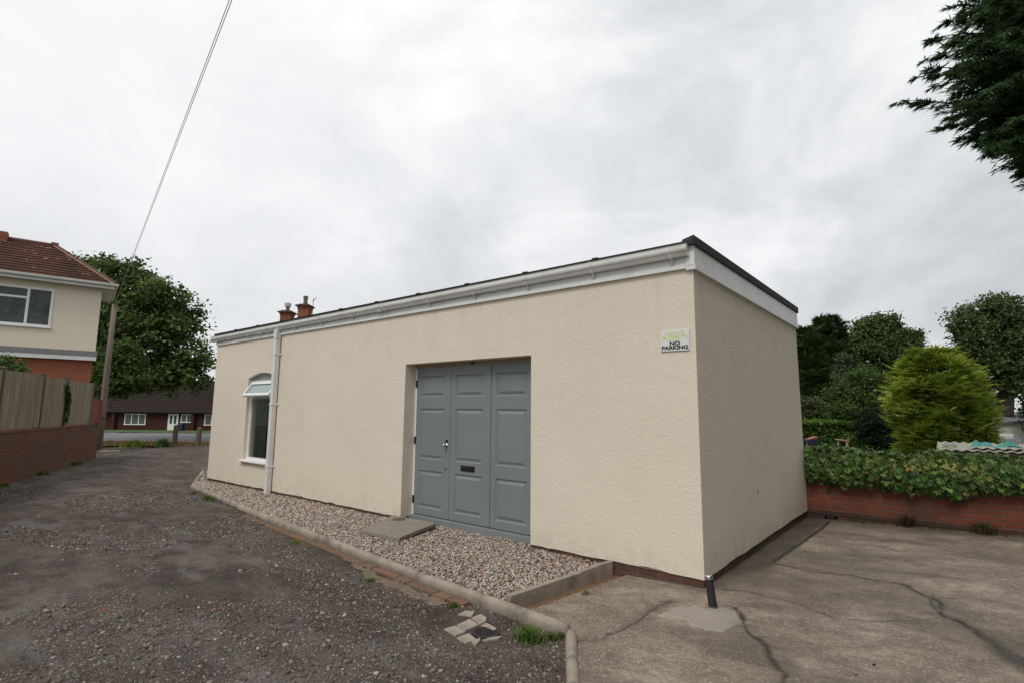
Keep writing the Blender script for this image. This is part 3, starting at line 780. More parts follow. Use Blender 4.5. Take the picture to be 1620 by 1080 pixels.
# underside of the render coat
g.poly([(DR, .0, .0), (0, 0, .0), (0, .03, .0), (DR, .03, .0)])
bmesh.ops.remove_doubles(g.bm, verts=g.bm.verts[:], dist=.0005)
wall = g.put('wall', M['render'], bld)
r_ = ray(1199, 777); q_ = CAM + r_ * ((0 - CAM.x) / r_.x)
g = B(); g.hexa([(-.004, q_.y - .012, q_.z - .035), (.0015, q_.y - .010, q_.z - .033), (.0015, q_.y + .010, q_.z - .030), (-.004, q_.y + .012, q_.z - .03)], [(-.004, q_.y - .004, q_.z + .032), (.0015, q_.y - .003, q_.z + .03), (.0015, q_.y + .006, q_.z + .03), (-.004, q_.y + .008, q_.z + .03)])
g.put('wall_chip', simple('bare_patch', (.06, .045, .03), None, 20, .95), wall)
# brick plinth set back under the render
g = B()
g.box(DR + .005, -.014, .014, .2, -.35, .02); g.box(XL + .01, DL - .005, .014, .2, -.35, .02)
g.box(-.2, -.0145, .2, YB - .01, -.35, .02); g.box(XL + .01, XL + .2, .2, YB - .01, -.35, .02)
g.put('plinth', M['plinth'], bld)
# inner room so the window looks into a dark interior
g = B()
x0, x1 = WL - .06, WR + 1.2
g.poly([(x0, TH + .01, 0), (x0, 3.2, 0), (x0, 3.2, 2.7), (x0, TH + .01, 2.7)]); g.poly([(x1, TH + .01, 0), (x1, TH + .01, 2.7), (x1, 3.2, 2.7), (x1, 3.2, 0)])
g.poly([(x0, 3.2, 0), (x1, 3.2, 0), (x1, 3.2, 2.7), (x0, 3.2, 2.7)]); g.poly([(x0, TH, 0), (x1, TH, 0), (x1, 3.2, 0), (x0, 3.2, 0)]); g.poly([(x0, TH, 2.7), (x0, 3.2, 2.7), (x1, 3.2, 2.7), (x1, TH, 2.7)])
g.put('room', M['room'], bld)
# roof: felt deck with edges
g = B()
g.hexa([(XL - .05, -.06, 3.20), (.035, -.06, 3.20), (.035, YB + .05, 3.215), (XL - .05, YB + .05, 3.215)], [(XL - .05, -.075, 3.243), (.035, -.075, 3.243), (.035, YB + .05, 3.30), (XL - .05, YB + .05, 3.30)])
roof = g.put('roof', M['felt'], bld)
g = B()   # raised kerb at the side edge, drip edge down over the fascia, laps in the felt
g.hexa([(-.09, -.085, 3.205), (.047, -.085, 3.195), (.047, YB + .06, 3.215), (-.09, YB + .06, 3.225)], [(-.07, -.085, 3.262), (.047, -.085, 3.292), (.047, YB + .06, 3.315), (-.07, YB + .06, 3.312)], .006)
g.put('verge_trim', M['felt'], roof)
g = B()
for k in range(1, 11):
    x = -k * 1.0 - .12; g.hexa([(x, -.085, 3.235), (x + .09, -.085, 3.235), (x + .09, YB, 3.29), (x, YB, 3.29)], [(x + .01, -.085, 3.254), (x + .08, -.085, 3.252), (x + .08, YB, 3.309), (x + .01, YB, 3.309)])
g.put('felt_lap', M['felt'], roof)
# fascias
g = B(); g.box(XL - .03, -.062, -.022, .05, 3.012, 3.199)
g.box(XL - .035, -.062, -.034, .0, 2.975, 3.010)
for xj in (-2.75, -7.7): g.box(xj, xj + .05, -.025, .0, 3.013, 3.198)
fas = g.put('fascia', M['pvc'], bld)
tag(fas)
g = B(); g.box(-.06, .026, -.026, YB + .03, 3.008, 3.232); g.box(-.06, .036, -.036, YB + .04, 2.955, 3.006)
g.box(-.058, .03, -.0385, -.0265, 3.0, 3.245)
g.put('side_fascia', M['pvc'], bld)
# gutter
prof = [(-.024, 3.205), (-.024, 3.098), (-.078, 3.094), (-.090, 3.112), (-.098, 3.130), (-.115, 3.142), (-.122, 3.160), (-.122, 3.198), (-.130, 3.206), (-.114, 3.208), (-.112, 3.150), (-.085, 3.128), (-.072, 3.108), (-.034, 3.110), (-.034, 3.205)]
fall = lambda x: .035 * x / 11.2
def gut(g, x0, x1, pf): g.extrude_profile(None, [(x0, y, z + fall(x0)) for y, z in pf], [(x1, y, z + fall(x1)) for y, z in pf])
g = B(); gut(g, -11.24, -.03, prof); gutter = g.put('gutter', M['pvc'], bld)
op = prof[:9]
def fat(e):
    e *= 1.7
    return [(y - (e if y < -.03 else 0), z - (e if z < 3.12 else 0)) for y, z in op] + [(-.112, 3.2085), (-.034, 3.2085)]
g = B(); gut(g, -.030, -.018, fat(.003)); g.put('stop_end', M['pvc'], gutter)
g = B(); gut(g, -11.252, -11.24, fat(.003)); g.put('stop_end', M['pvc'], gutter)
for x in [-.20, -1.12, -2.05, -2.95, -3.85, -4.85, -5.75, -6.7, -7.6, -8.6, -9.5, -10.4]:
    g = B(); gut(g, x - .015, x + .015, fat(.005))
    g.hexa([(x - .012, -.024, 3.02 + fall(x)), (x + .012, -.024, 3.02 + fall(x)), (x + .012, -.024, 3.06 + fall(x)), (x - .012, -.024, 3.06 + fall(x))], [(x - .012, -.072, 3.090 + fall(x)), (x + .012, -.072, 3.090 + fall(x)), (x + .012, -.050, 3.093 + fall(x)), (x - .012, -.050, 3.093 + fall(x))])
    g.put('bracket', M['pvc'], gutter)
for x in (-4.98, -8.95):
    g = B(); gut(g, x - .06, x + .06, fat(.0065)); g.put('union_joint', M['pvc'], gutter)
# downpipe
px0, px1 = -8.265, -8.17
g = B(); g.box(px0, px1, -.115, -.022, -.06, 2.90, .008)
dp = g.put('downpipe', M['pvc'], bld)
g = B(); g.box(px0 - .006, px1 + .006, -.122, -.016, 2.90, 3.075, .008); g.put('outlet', M['pvc'], dp)
for z in (2.60, 1.63, .46):
    g = B(); g.box(px0 - .007, px1 + .007, -.122, -.004, z - .018, z + .018, .003); g.box(px1 - .002, px1 + .05, -.02, -.004, z - .016, z + .016); g.put('pipe_clip', M['pvc'], dp)

# window
win = empty('window', (0, 0, 0)); win.parent = bld
ZT, ZM0, ZM1 = 2.12, 1.745, 1.80
y0, y1 = .07, .14
g = B()
g.box(WL, WL + .055, y0, y1, WS, ZT - .041); g.box(WR - .055, WR, y0, y1, WS, ZT - .041)
g.box(WL, WR, y0 - .004, y1 + .004, ZT - .04, ZT); g.box(WL + .055, WR - .055, y0, y1, ZM0, ZM1); g.box(WL + .055, WR - .055, y0, y1, WS, WS + .06)
g.put('frame', M['white_frame'], win)
ap = [(WL, ZT + .002)] + arch + [(WR, ZT + .002)]
g = B(); g.hexa([(x, .085, z + .001) for x, z in ap], [(x, .11, z + .001) for x, z in ap]); g.put('arch_panel', M['grey_panel'], win)
g = B(); g.poly([(WL + .05, .105, WS + .05), (WR - .05, .105, WS + .05), (WR - .05, .105, ZM0 + .01), (WL + .05, .105, ZM0 + .01)]); g.put('pane', M['glass'], win)
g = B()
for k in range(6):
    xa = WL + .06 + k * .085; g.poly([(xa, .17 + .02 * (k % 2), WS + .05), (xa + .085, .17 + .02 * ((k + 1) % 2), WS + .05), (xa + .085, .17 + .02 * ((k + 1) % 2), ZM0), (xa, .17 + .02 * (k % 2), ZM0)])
g.put('pane_backing', simple('green_pane_reflection', (.30, .40, .35), (.22, .31, .27), 3, .9), win)  # added pale green panel, its colour stands in for the reflection in the glass
# open top-hung sash: hinged at the top, pushed out at the bottom
sa = empty('sash', (0, .075, ZT - .045)); sa.parent = win; sa.rotation_euler = (R(-33), 0, 0)
HS = .33
g = B(); a, b = WL + .04, WR - .06
g.box(a, a + .05, -.03, .03, -HS, 0); g.box(b - .05, b, -.03, .03, -HS, 0); g.box(a + .05, b - .05, -.03, .03, -.05, 0); g.box(a + .05, b - .05, -.03, .03, -HS, -HS + .05)
g.bm.transform(sa.matrix_basis); g.put('sash_frame', M['white_frame'], win)
g = B(); g.poly([(a + .045, 0, -HS + .045), (b - .045, 0, -HS + .045), (b - .045, 0, -.045), (a + .045, 0, -.045)])
g.bm.transform(sa.matrix_basis); g.put('sash_pane', M['obscure_glass'], win)
bpy.data.objects.remove(sa)
g = B(); g.hexa([(WL - .06, -.075, .474), (WR + .04, -.075, .474), (WR + .04, .075, .482), (WL - .06, .075, .482)], [(WL - .06, -.075, .502), (WR + .04, -.075, .502), (WR + .04, .075, .522), (WL - .06, .075, .522)], .006)
g.put('sill', M['white_frame'], win)
# things standing inside the window: a small white appliance on a dark shelf
g = B(); g.box(WL - .3, WR + .6, .75, 1.25, .50, .54); g.put('shelf', simple('shelf_wood', (.20, .16, .10), None, 4, .6), bld)
g = B(); g.box(-.10, .10, -.08, .08, 0, .16, .015); g.box(-.07, .07, -.06, .06, .161, .34, .02); g.box(-.11, .08, -.07, .07, .341, .44, .02)
o = g.put('white_appliance', M['white_paint']); o.location = (WL + .95, .95, .541); tag(o, 'white appliance dimly seen through the arched window', 'appliance')

# doors
dset = empty('panelled_doors', (0, 0, 0)); dset.parent = bld
YF = .20
def leaf(x0, x1, panels):
    g = B(); bm = g.bm
    xl, xr = panels
    zs = [.046, .145, .675, .836, 1.568, 1.737, 2.045, 2.172]; xs = [x0, xl, xr, x1]
    for i in range(3):
        for k in range(7):
            ax, bx, az, bzz = xs[i], xs[i + 1], zs[k], zs[k + 1]
            if i == 1 and k in (1, 3, 5):
                rings = [(0, 0), (.004, .004), (.014, .014), (.030, .014), (.058, .002), (.062, .001)]
                prev = None
                for ins, dep in rings:
                    cur = [bm.verts.new(p) for p in ((ax + ins, YF + dep, az + ins), (bx - ins, YF + dep, az + ins), (bx - ins, YF + dep, bzz - ins), (ax + ins, YF + dep, bzz - ins))]
                    if prev:
                        for q in range(4): bm.faces.new([prev[q], prev[(q + 1) % 4], cur[(q + 1) % 4], cur[q]])
                    prev = cur
                bm.faces.new(prev)
            else: g.poly([(ax, YF, az), (bx, YF, az), (bx, YF, bzz), (ax, YF, bzz)])
    z0, z1, yb = zs[0], zs[-1], YF + .045
    g.poly([(x0, YF, z0), (x0, yb, z0), (x0, yb, z1), (x0, YF, z1)]); g.poly([(x1, YF, z0), (x1, YF, z1), (x1, yb, z1), (x1, yb, z0)])
    g.poly([(x0, YF, z1), (x1, YF, z1), (x1, yb, z1), (x0, yb, z1)]); g.poly([(x0, YF, z0), (x1, YF, z0), (x1, yb, z0), (x0, yb, z0)]); g.poly([(x0, yb, z0), (x1, yb, z0), (x1, yb, z1), (x0, yb, z1)])
    bmesh.ops.remove_doubles(bm, verts=bm.verts[:], dist=.0004)
    return g
L1 = leaf(-4.345, -3.612, (-4.265, -3.75)).put('door_leaf', M['door'], dset)
L2 = leaf(-3.606, -2.862, (-3.518, -2.993)).put('door_leaf', M['door'], dset)
L3 = leaf(-2.853, -2.10, (-2.763, -2.243)).put('door_leaf', M['door'], dset)
g = B(); g.box(-2.872, -2.846, YF - .012, YF - .0005, .048, 2.17, .004); g.put('cover_strip', M['door'], L2)
g = B(); g.box(-3.385, -3.125, YF - .010, YF + .0005, .722, .798, .004)
lp = g.put('letter_plate', M['black'], L2)
tag(lp)
g = B(); g.box(-3.35, -3.16, YF - .018, YF - .0105, .742, .78, .003); g.box(-3.34, -3.17, YF - .021, YF - .0185, .742, .752); g.put('letter_flap', simple('pewter', (.06, .06, .062), None, 9, .3, metal=.7), L2)
g = B(); g.tube([(-3.675, YF, 1.055), (-3.675, YF - .012, 1.055)], .030, 14); g.tube([(-3.675, YF - .012, 1.055), (-3.675, YF - .045, 1.055)], .012, 10); g.tube([(-3.675, YF - .045, 1.055), (-3.675, YF - .07, 1.05)], [.025, .02], 12)
g.put('door_handle', M['chrome'], L1, smooth=True)
g = B(); g.box(-3.695, -3.655, YF - .006, YF, 1.09, 1.135, .002); g.put('latch_plate', M['black'], L1)
g = B(); g.tube([(-3.68, YF, .73), (-3.68, YF - .008, .73)], .016, 12); g.put('keyhole', M['chrome'], L1)
for z in (1.94, 1.10, .245):
    g = B(); g.tube([(-4.352, YF - .008, z - .055), (-4.352, YF - .008, z + .055)], .011, 8); g.box(-4.375, -4.330, YF - .004, YF - .0005, z - .05, z + .05); g.put('hinge', M['black'], L1)
g = B(); g.box(DL + .002, -4.350, YF + .003, YF + .08, .03, 2.172); g.put('door_jamb', M['white_paint'], dset)
g = B(); g.box(-2.095, DR - .002, YF + .003, YF + .08, .03, 2.172); g.put('door_jamb', M['white_paint'], dset)
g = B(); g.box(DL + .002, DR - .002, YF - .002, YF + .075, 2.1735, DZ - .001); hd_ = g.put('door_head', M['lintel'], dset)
g = B(); g.hexa([(DL + .002, YF - .05, -.08), (DR - .002, YF - .05, -.08), (DR - .002, YF + .07, -.08), (DL + .002, YF + .07, -.08)], [(DL + .002, YF - .05, .026), (DR - .002, YF - .05, .026), (DR - .002, YF + .07, .042), (DL + .002, YF + .07, .042)], .004)
g.put('threshold', M['door'], dset)
def text_mesh(s, size, ext=.001, sx=1, bold=0):
    cu = bpy.data.curves.new('lettering', 'FONT'); cu.body = s; cu.size = size; cu.extrude = ext; cu.align_x = 'CENTER'; cu.align_y = 'CENTER'; cu.offset = bold
    o = bpy.data.objects.new('lettering', cu); COL.objects.link(o)
    bpy.context.view_layer.update()
    me = bpy.data.meshes.new_from_object(o.evaluated_get(bpy.context.evaluated_depsgraph_get()))
    bpy.data.objects.remove(o); bpy.data.curves.remove(cu)
    me.transform(Matrix.Scale(sx, 4, (1, 0, 0))); me.transform(Matrix.Rotation(math.pi / 2, 4, 'X'))
    return me
me = text_mesh('188', .058, .002, 1.1, .002); me.transform(Matrix.Translation((-3.20, YF - .004, 2.199))); link('house_number', me, M['black'], dset)

# sign
sg = empty('no_parking_sign', (-.208, 0, 2.26), 0, 'white no parking sign screwed high on the cream wall near its corner', 'sign')
sg.rotation_euler = (0, R(.6), 0)
g = B(); g.box(-.15, .15, -.014, -.006, -.105, .105, .002); g.put('board', simple('white_sign_face', (.74, .76, .76), (.68, .70, .70), 6, .4, stain=((.6, .62, .56), 7, .6, .85)), sg)
yl = simple('faded_yellow_print', (.66, .66, .28), (.70, .71, .50), 30, .6)
for s, size, z, sx, m_ in (('PRIVATE', .052, .066, 1.0, yl), ('PROPERTY', .055, .022, 1.03, yl), ('NO', .052, -.030, 1.35, M['black']), ('PARKING', .052, -.073, 1.27, M['black'])):
    me = text_mesh(s, size, .0005, sx, .0022); me.transform(Matrix.Translation((0, -.0155, z))); link('lettering', me, m_, sg)
for x in (-.138, .138):
    for z in (-.094, .094): B().tube([(x, -.014, z), (x, -.0155, z)], .004, 8).put('screw', M['chrome'], sg)
g = B(); g.tube([(0, -.006, 0), (0, .004, 0)], .02, 8); g.put('fixing', M['black'], sg)

# bollard
bq = onZ(1128, 961, -.070); zb = float(yard_plane(bq.x, bq.y))
bo = empty('bollard', (bq.x, bq.y, zb - .008), 0, 'short black bollard post with a chrome cap by the building corner', 'bollard')
top = Vector((-.032, .012, .262))
g = B(); g.tube([(0, 0, 0), (0, 0, .018)], .037, 16); g.put('base_collar', simple('dirty_steel', (.2, .19, .16), None, 20, .7), bo, smooth=False)
g = B(); seg = 28; p0 = Vector((0, 0, .018)); p1 = p0.lerp(top, .84)
rings = []
for i in range(13):
    p = p0.lerp(p1, i / 12); rings.append([g.bm.verts.new(p + Vector((math.cos(2 * math.pi * k / seg), math.sin(2 * math.pi * k / seg), 0)) * (.034 - .003 * i / 12 + (.0014 if k % 2 else -.0006))) for k in range(seg)])
for a, b in zip(rings, rings[1:]):
    for k in range(seg): g.bm.faces.new([a[k], a[(k + 1) % seg], b[(k + 1) % seg], b[k]])
g.put('sleeve', simple('black_ribbed_rubber', (.012, .012, .012), (.018, .018, .018), 30, .55), bo)
g = B(); pts = [p0.lerp(top, t) for t in (.84, .85, .94, .985, 1.0)]; g.tube(pts, [.029, .0335, .0335, .028, .012], 20); g.put('cap', M['chrome'], bo, smooth=True)

# ------------------------------------------------------------------ garden wall on the right with ivy
gw = empty('garden_wall', (0, 4.86, -.1), 0, 'low red brick garden wall under thick ivy behind the yard', 'brick wall')
g = B()
xw = np.arange(-.0, 9.01, .3)
g.box(-.6, 9, -.11, .11, -.35, .88)
g.put('brickwork', M['red_brick'], gw)
g = B(); g.box(-.6, 9, -.118, -.1105, -.35, .045, .006); g.box(-.6, 9, -.114, -.1102, .05, .118, .004)
g.put('footing_course', brick_mat('footing_brick', (.12, .055, .038), (.075, .042, .034), (.05, .04, .03), (.035, .03, .026), dirtlo=.4), gw)
g = B(); g.tube([(.33, -.13, .02), (.33, -.10, .02)], .06, 12); g.box(.24, .42, -.118, -.109, -.03, .055); g.put('drain_hole', M['black'], gw)

def shade(c, n, v): return np.clip(np.array(c)[None] * (1 + RNG.normal(0, v, (n, 1))) * (1 + RNG.normal(0, v * .35, (n, 3))), .003, .9)
# ivy: lobed five-point leaves over a tangle of stems
def ivy(n, x0, x1, yw, ztop, zlow):
    star = np.array([(0, 0), (.42, -.28), (.62, .12), (.36, .30), (.5, .72), (.12, .62), (0, 1.12), (-.12, .62), (-.5, .72), (-.36, .30), (-.62, .12), (-.42, -.28)])
    k = len(star)
    x = RNG.uniform(x0, x1, n)
    lo = zlow + .13 * (fbm(x * 1.6, x * 0, 4, 44) - .5) * 2 + .05 * (vnoise(x * 9, x * 0, 12) - .5)
    tp = ztop + .11 * (fbm(x * 2.3, x * 0 + 4, 3, 45) - .5) * 2
    t = RNG.random(n) ** .85
    z = lo + (tp - lo) * t
    bulge = .17 * np.sqrt(np.clip(1 - ((z - (lo + tp) / 2) / ((tp - lo) / 2 + .02)) ** 2, 0, 1)) + .07 * (fbm(x * 4, z * 5, 3, 46) - .3)
    y = yw - bulge * RNG.uniform(.55, 1.08, n)
    topm = RNG.random(n) < .22      # leaves on the top and back of the wall
    y = np.where(topm, yw + RNG.uniform(-.12, .34, n), y); z = np.where(topm, tp + RNG.uniform(-.05, .03, n) + .04 * fbm(x * 6, y * 6, 2, 3), z)
    s = RNG.uniform(.034, .078, n)
    nrm = np.stack([RNG.normal(0, .45, n), np.where(topm, RNG.normal(-.2, .4, n), -1 + RNG.normal(0, .3, n)), np.where(topm, 1., .45 + RNG.normal(0, .35, n))], 1)
    nrm /= np.linalg.norm(nrm, axis=1, keepdims=True)
    dn = np.stack([RNG.normal(0, .5, n), RNG.normal(-.15, .2, n), -np.ones(n)], 1)
    dn -= (dn * nrm).sum(1, keepdims=True) * nrm; dn /= np.linalg.norm(dn, axis=1, keepdims=True)
    sd_ = np.cross(nrm, dn)
    P = np.stack([x, y, z], 1)
    bend = np.abs(star[:, 0]) * .30 - star[:, 1] * .12 * star[:, 1]
    V = P[:, None, :] + s[:, None, None] * (star[None, :, 0, None] * sd_[:, None, :] + star[None, :, 1, None] * dn[:, None, :] + bend[None, :, None] * nrm[:, None, :])
    c = shade((.056, .104, .024), n, .34); m1 = RNG.random(n) < .25; c[m1] = shade((.115, .180, .046), m1.sum(), .25)
    pale = fbm(x * 2.5, z * 6, 3, 71) > .64
    m2 = (RNG.random(n) < .025) | (pale & (RNG.random(n) < .35)); c[m2] = shade((.22, .23, .055), m2.sum(), .25)
    m3 = RNG.random(n) < .008 + .22 * np.exp(-((x - .95) / .22) ** 2) * (z < .55); c[m3] = shade((.13, .055, .025), m3.sum(), .3)
    C = np.repeat(c, k, 0)
    Vf = V.reshape(-1, 3)
    F_ = (np.arange(n)[:, None] * k + np.arange(k)[None, :])
    fan = np.concatenate([np.stack([F_[:, 0], F_[:, i], F_[:, i + 1]], 1) for i in range(1, k - 1)])
    return Vf, fan, C
iv = empty('ivy', (1.5, 4.75, .35), 0, 'dense dark green ivy with yellow variegated leaves draped over the brick wall', 'ivy')
v_, f_, c_ = ivy(9500, .03, 8.6, 4.76, .955, .44)
npmesh('foliage', v_, f_, M['ivy'], iv, col=c_, world=True)
for i in range(14):
    g = B(); x = .3 + i * .6; z = RNG.uniform(.30, .5); pts = [(x, 4.735, z)]
    for j in range(5): pts.append((pts[-1][0] + RNG.normal(0, .08), 4.735 - abs(RNG.normal(0, .03)) - .02 * j, pts[-1][2] + .09))
    g.tube(pts, [.008, .007, .006, .005, .004, .003], 5)
    g.put('stem', M['bark'], iv, world=True)

# ------------------------------------------------------------------ weeds and grass
def tuft(name, x, y, zf, n, rad, h, cols, label, lean=.5, wd=.004, group=None, cat='grass tuft', ell=1.0):
    a = RNG.uniform(0, 6.283, n); r = rad * np.clip(np.abs(RNG.normal(0, .40, n)), 0, .95) * (.55 + .6 * vnoise(a * 1.6, a * 0 + x * 7, 5))
    bx, by = x + r * np.cos(a), y + r * np.sin(a) * ell
    bz_ = zf(bx, by) - .004
    hh = h * RNG.uniform(.5, 1.15, n) * np.clip(1 - .5 * (r / rad) ** 2, .2, 1)
    d = RNG.uniform(0, 6.283, n); L = lean * RNG.uniform(.2, 1.2, n)
    dx, dy = np.cos(d) * L + np.cos(a) * .25, np.sin(d) * L + np.sin(a) * .25
    px, py = -np.sin(d) * wd, np.cos(d) * wd
    V = np.empty((n, 5, 3))
    V[:, 0] = np.stack([bx - px, by - py, bz_], 1); V[:, 1] = np.stack([bx + px, by + py, bz_], 1)
    V[:, 2] = np.stack([bx + px * .8 + dx * hh * .35, by + py * .8 + dy * hh * .35, bz_ + hh * .65], 1)
    V[:, 3] = np.stack([bx + dx * hh, by + dy * hh, bz_ + hh], 1)
    V[:, 4] = np.stack([bx - px * .8 + dx * hh * .35, by - py * .8 + dy * hh * .35, bz_ + hh * .65], 1)
    k = np.arange(n)[:, None] * 5
    f = np.concatenate([k + np.array([[0, 1, 2]]), k + np.array([[0, 2, 4]]), k + np.array([[4, 2, 3]])])
    pal = np.array(cols); c = np.clip(pal[RNG.integers(0, len(pal), n)] * (1 + RNG.normal(0, .2, (n, 1))), .004, .9)
    root = (x, y, float(zf(np.array([x]), np.array([y]))[0]))
    V = V.reshape(-1, 3) - np.array(root)
    o = npmesh(name, V, f, M['grassblade'], col=np.repeat(c, 5, 0)); o.location = root
    return tag(o, label, cat, group)
GR = [(.075, .16, .028), (.11, .20, .036), (.16, .24, .06), (.09, .13, .025), (.17, .16, .07)]
DRY = [(.2, .15, .05), (.12, .13, .04), (.10, .17, .03)]
tuft('grass_tuft', -.63, -1.86, lane_z, 430, .18, .095, GR, 'bright green grass tuft beside the drain pavers', lean=.9, ell=.6)
tuft('grass_tuft', -.50, -1.76, lane_z, 130, .06, .06, GR + DRY, 'small ragged grass sprig between big tuft and kerb corner')
tuft('grass_tuft', -.46, -1.70, lane_z, 90, .045, .05, GR + DRY, 'tiny green weed tucked in the kerb corner')
tuft('grass_tuft', -1.52, -1.76, lane_z, 110, .07, .05, GR, 'thin grass wisp at the end of the brick edging')
tuft('grass_tuft', -2.62, -1.80, lane_z, 150, .11, .035, GR, 'flat green weed on the lane below the tilted door slab', lean=1.0)
tuft('grass_tuft', -4.55, -1.50, lane_z, 200, .16, .03, [(.17, .22, .03), (.2, .25, .05)], 'yellowish moss clump on the lane beside brick edging', lean=1.0, ell=.5)
tuft('grass_tuft', -8.55, -.98, lane_z, 320, .30, .09, GR + DRY, 'weedy green clump where the brick edging starts', ell=.5)
tuft('grass_tuft', -9.5, -.86, lane_z, 220, .30, .05, DRY + GR, 'low yellow green weeds along the far kerb bend', ell=.4)
tuft('grass_tuft', .10, -2.52, lane_z, 60, .04, .05, DRY + GR, 'tiny weed by the kerb run beside the concrete yard')
tuft('weed_plant', -.80, -.80, yard_z, 40, .05, .045, [(.25, .27, .12), (.16, .2, .08)], 'small pale weed in the earth strip beside the flat kerb', cat='weed', wd=.009)
tuft('weed_plant', 1.30, 4.66, yard_z, 170, .14, .20, [(.055, .04, .03), (.05, .07, .02), (.09, .06, .04)], 'dark twiggy weed at the foot of the brick wall', lean=.8, cat='weed')
tuft('weed_plant', 2.15, 4.62, yard_z, 260, .22, .18, [(.09, .08, .03), (.07, .09, .025), (.13, .09, .05)], 'tangled brownish weed against the brick wall at right', lean=.8, cat='weed')
px, py = scatter(520, .4, 3.2, 4.50, 4.75, lambda x, y: RNG.random(len(x)) < np.clip((y - 4.5) * 4, 0, 1))
tag(npmesh('leaf_litter', *(lambda n: (np.concatenate([np.stack([px, py, yard_z(px, py) + .006], 1)[:, None] + RNG.normal(0, 1, (n, 3, 3)) * np.array([.018, .018, .006])]).reshape(-1, 3), np.arange(n * 3).reshape(-1, 3)))(len(px)), M['leaf'], col=np.repeat(pebcol(len(px), np.array([(.16, .12, .05), (.22, .19, .09), (.10, .07, .03), (.12, .15, .04)])), 3, 0)), 'dead leaves and grit gathered along the brick wall foot', 'leaf litter', kind='stuff')

# ------------------------------------------------------------------ trees
def crown(blobs, n, size, cols, clump=14, spread=.5, gap=.0, upbias=.5, aspect=.55, seed=0):
    rng = np.random.default_rng(seed)
    C = np.array([b[0] for b in blobs]); Rr = np.array([b[1] for b in blobs], float)
    if Rr.ndim == 1: Rr = np.stack([Rr] * 3, 1)
    C2, R2 = [C], [Rr * .86]           # smaller boughs standing out of the main masses, so the outline breaks up
    for k in range(5):
        d = rng.normal(0, 1, C.shape) + np.array([0, 0, .25]); d /= np.linalg.norm(d, axis=1, keepdims=True)
        C2.append(C + d * Rr * rng.uniform(.75, 1.12, (len(C), 1))); R2.append(Rr * rng.uniform(.20, .42, (len(C), 1)))
    C, Rr = np.concatenate(C2), np.concatenate(R2)
    wgt = (Rr.prod(1)) ** (2 / 3); wgt /= wgt.sum()
    m = n // clump
    bi = rng.choice(len(C), m, p=wgt)
    d = rng.normal(0, 1, (m, 3)); d /= np.linalg.norm(d, axis=1, keepdims=True)
    rr = rng.uniform(.35, 1.0, m) ** .5
    cc = C[bi] + d * Rr[bi] * rr[:, None]
    cs = rng.uniform(.6, 1.25, m) * spread
    ct = rng.normal(0, .30, m)
    ci = np.repeat(np.arange(m), clump); k = len(ci)
    p = cc[ci] + rng.normal(0, 1, (k, 3)) * cs[ci, None] * np.array([.55, .55, .38])
    nr = d[ci] * .7 + rng.normal(0, .6, (k, 3)) + np.array([0, 0, upbias]); nr /= np.linalg.norm(nr, axis=1, keepdims=True)
    t = np.cross(nr, rng.normal(0, 1, (k, 3))); t /= np.linalg.norm(t, axis=1, keepdims=True); b = np.cross(nr, t)
    s = size * rng.uniform(.6, 1.3, k)
    V = np.stack([p - t * s[:, None] * .5, p + b * s[:, None] * aspect * .5 - nr * s[:, None] * .08, p + t * s[:, None] * .5, p - b * s[:, None] * aspect * .5 - nr * s[:, None] * .08], 1)
    pal = np.array(cols); c = pal[rng.integers(0, len(pal), k)] * np.clip(1 + ct[ci] + rng.normal(0, .16, k), .35, 1.9)[:, None]
    return V.reshape(-1, 3), np.arange(k * 4).reshape(-1, 4), np.repeat(np.clip(c, .004, .6), 4, 0)
def tree(name, base, blobs, n, size, cols, label, th=.2, cat='tree', group=None, mat='leaf', trunk_top=None, **kw):
    base = Vector(base); r = empty(name, base, 0, label, cat, group)
    V, f, c = crown(blobs, n, size, cols, **kw)
    npmesh('crown', V, f, M[mat], r, col=c, world=True)
    g = B(); C = [Vector(b[0]) for b in blobs]
    mid = sum(C, Vector()) / len(C); fork = base.lerp(Vector((mid.x, mid.y, mid.z)), .45) if trunk_top is None else Vector(trunk_top)
    g.tube([base - Vector((0, 0, .3)), base.lerp(fork, .5) + Vector((th * .3, 0, 0)), fork], [th * 1.25, th, th * .8], 9)
    for q in C:
        m_ = fork.lerp(q, .5) + Vector((random.uniform(-.2, .2), random.uniform(-.2, .2), .15)) * (q - fork).length * .3
        g.tube([fork - Vector((0, 0, th * .3)), m_, q], [th * .5, th * .28, th * .08], 6)
    g.put('trunk', M['bark'], r, world=True, smooth=True)
    return r
def pb(lst, depth, sq=(1, 1, 1), jit=.0):
    """crown blobs surveyed from the photo: (px, py, radius px[, depth shift])"""
    o = []
    for q in lst:
        d = depth + (q[3] if len(q) > 3 else 0); rr = q[2] * d / F
        o.append((tuple(at(q[0], q[1], d)), (rr * sq[0], rr * sq[1], rr * sq[2])))
    return o
def Tz(p): return float(T(np.array([p[0]]), np.array([p[1]]))[0])
def basept(px, d):
    p = at(px, 650, d); return (p.x, p.y, Tz(p) - .05)
G1 = [(.078, .124, .030), (.098, .150, .038), (.060, .098, .026), (.120, .175, .050)]
tree('broadleaf_tree', basept(132, 37), pb([(152, 436, 34), (120, 440, 30, 1), (190, 446, 36), (228, 460, 40), (262, 478, 36), (205, 500, 52), (160, 500, 48, 1), (288, 520, 36), (250, 535, 50), (310, 558, 24), (300, 590, 22), (322, 580, 14), (262, 584, 34), (215, 580, 38), (170, 585, 38), (205, 598, 26), (275, 590, 22), (326, 604, 9), (150, 560, 45, 1), (120, 530, 45, 2)], 37),
     30000, .33, G1, 'tall broad green tree beyond the pole hanging over the bungalow roof', .38, spread=.62, seed=2, trunk_top=tuple(at(150, 600, 37)))
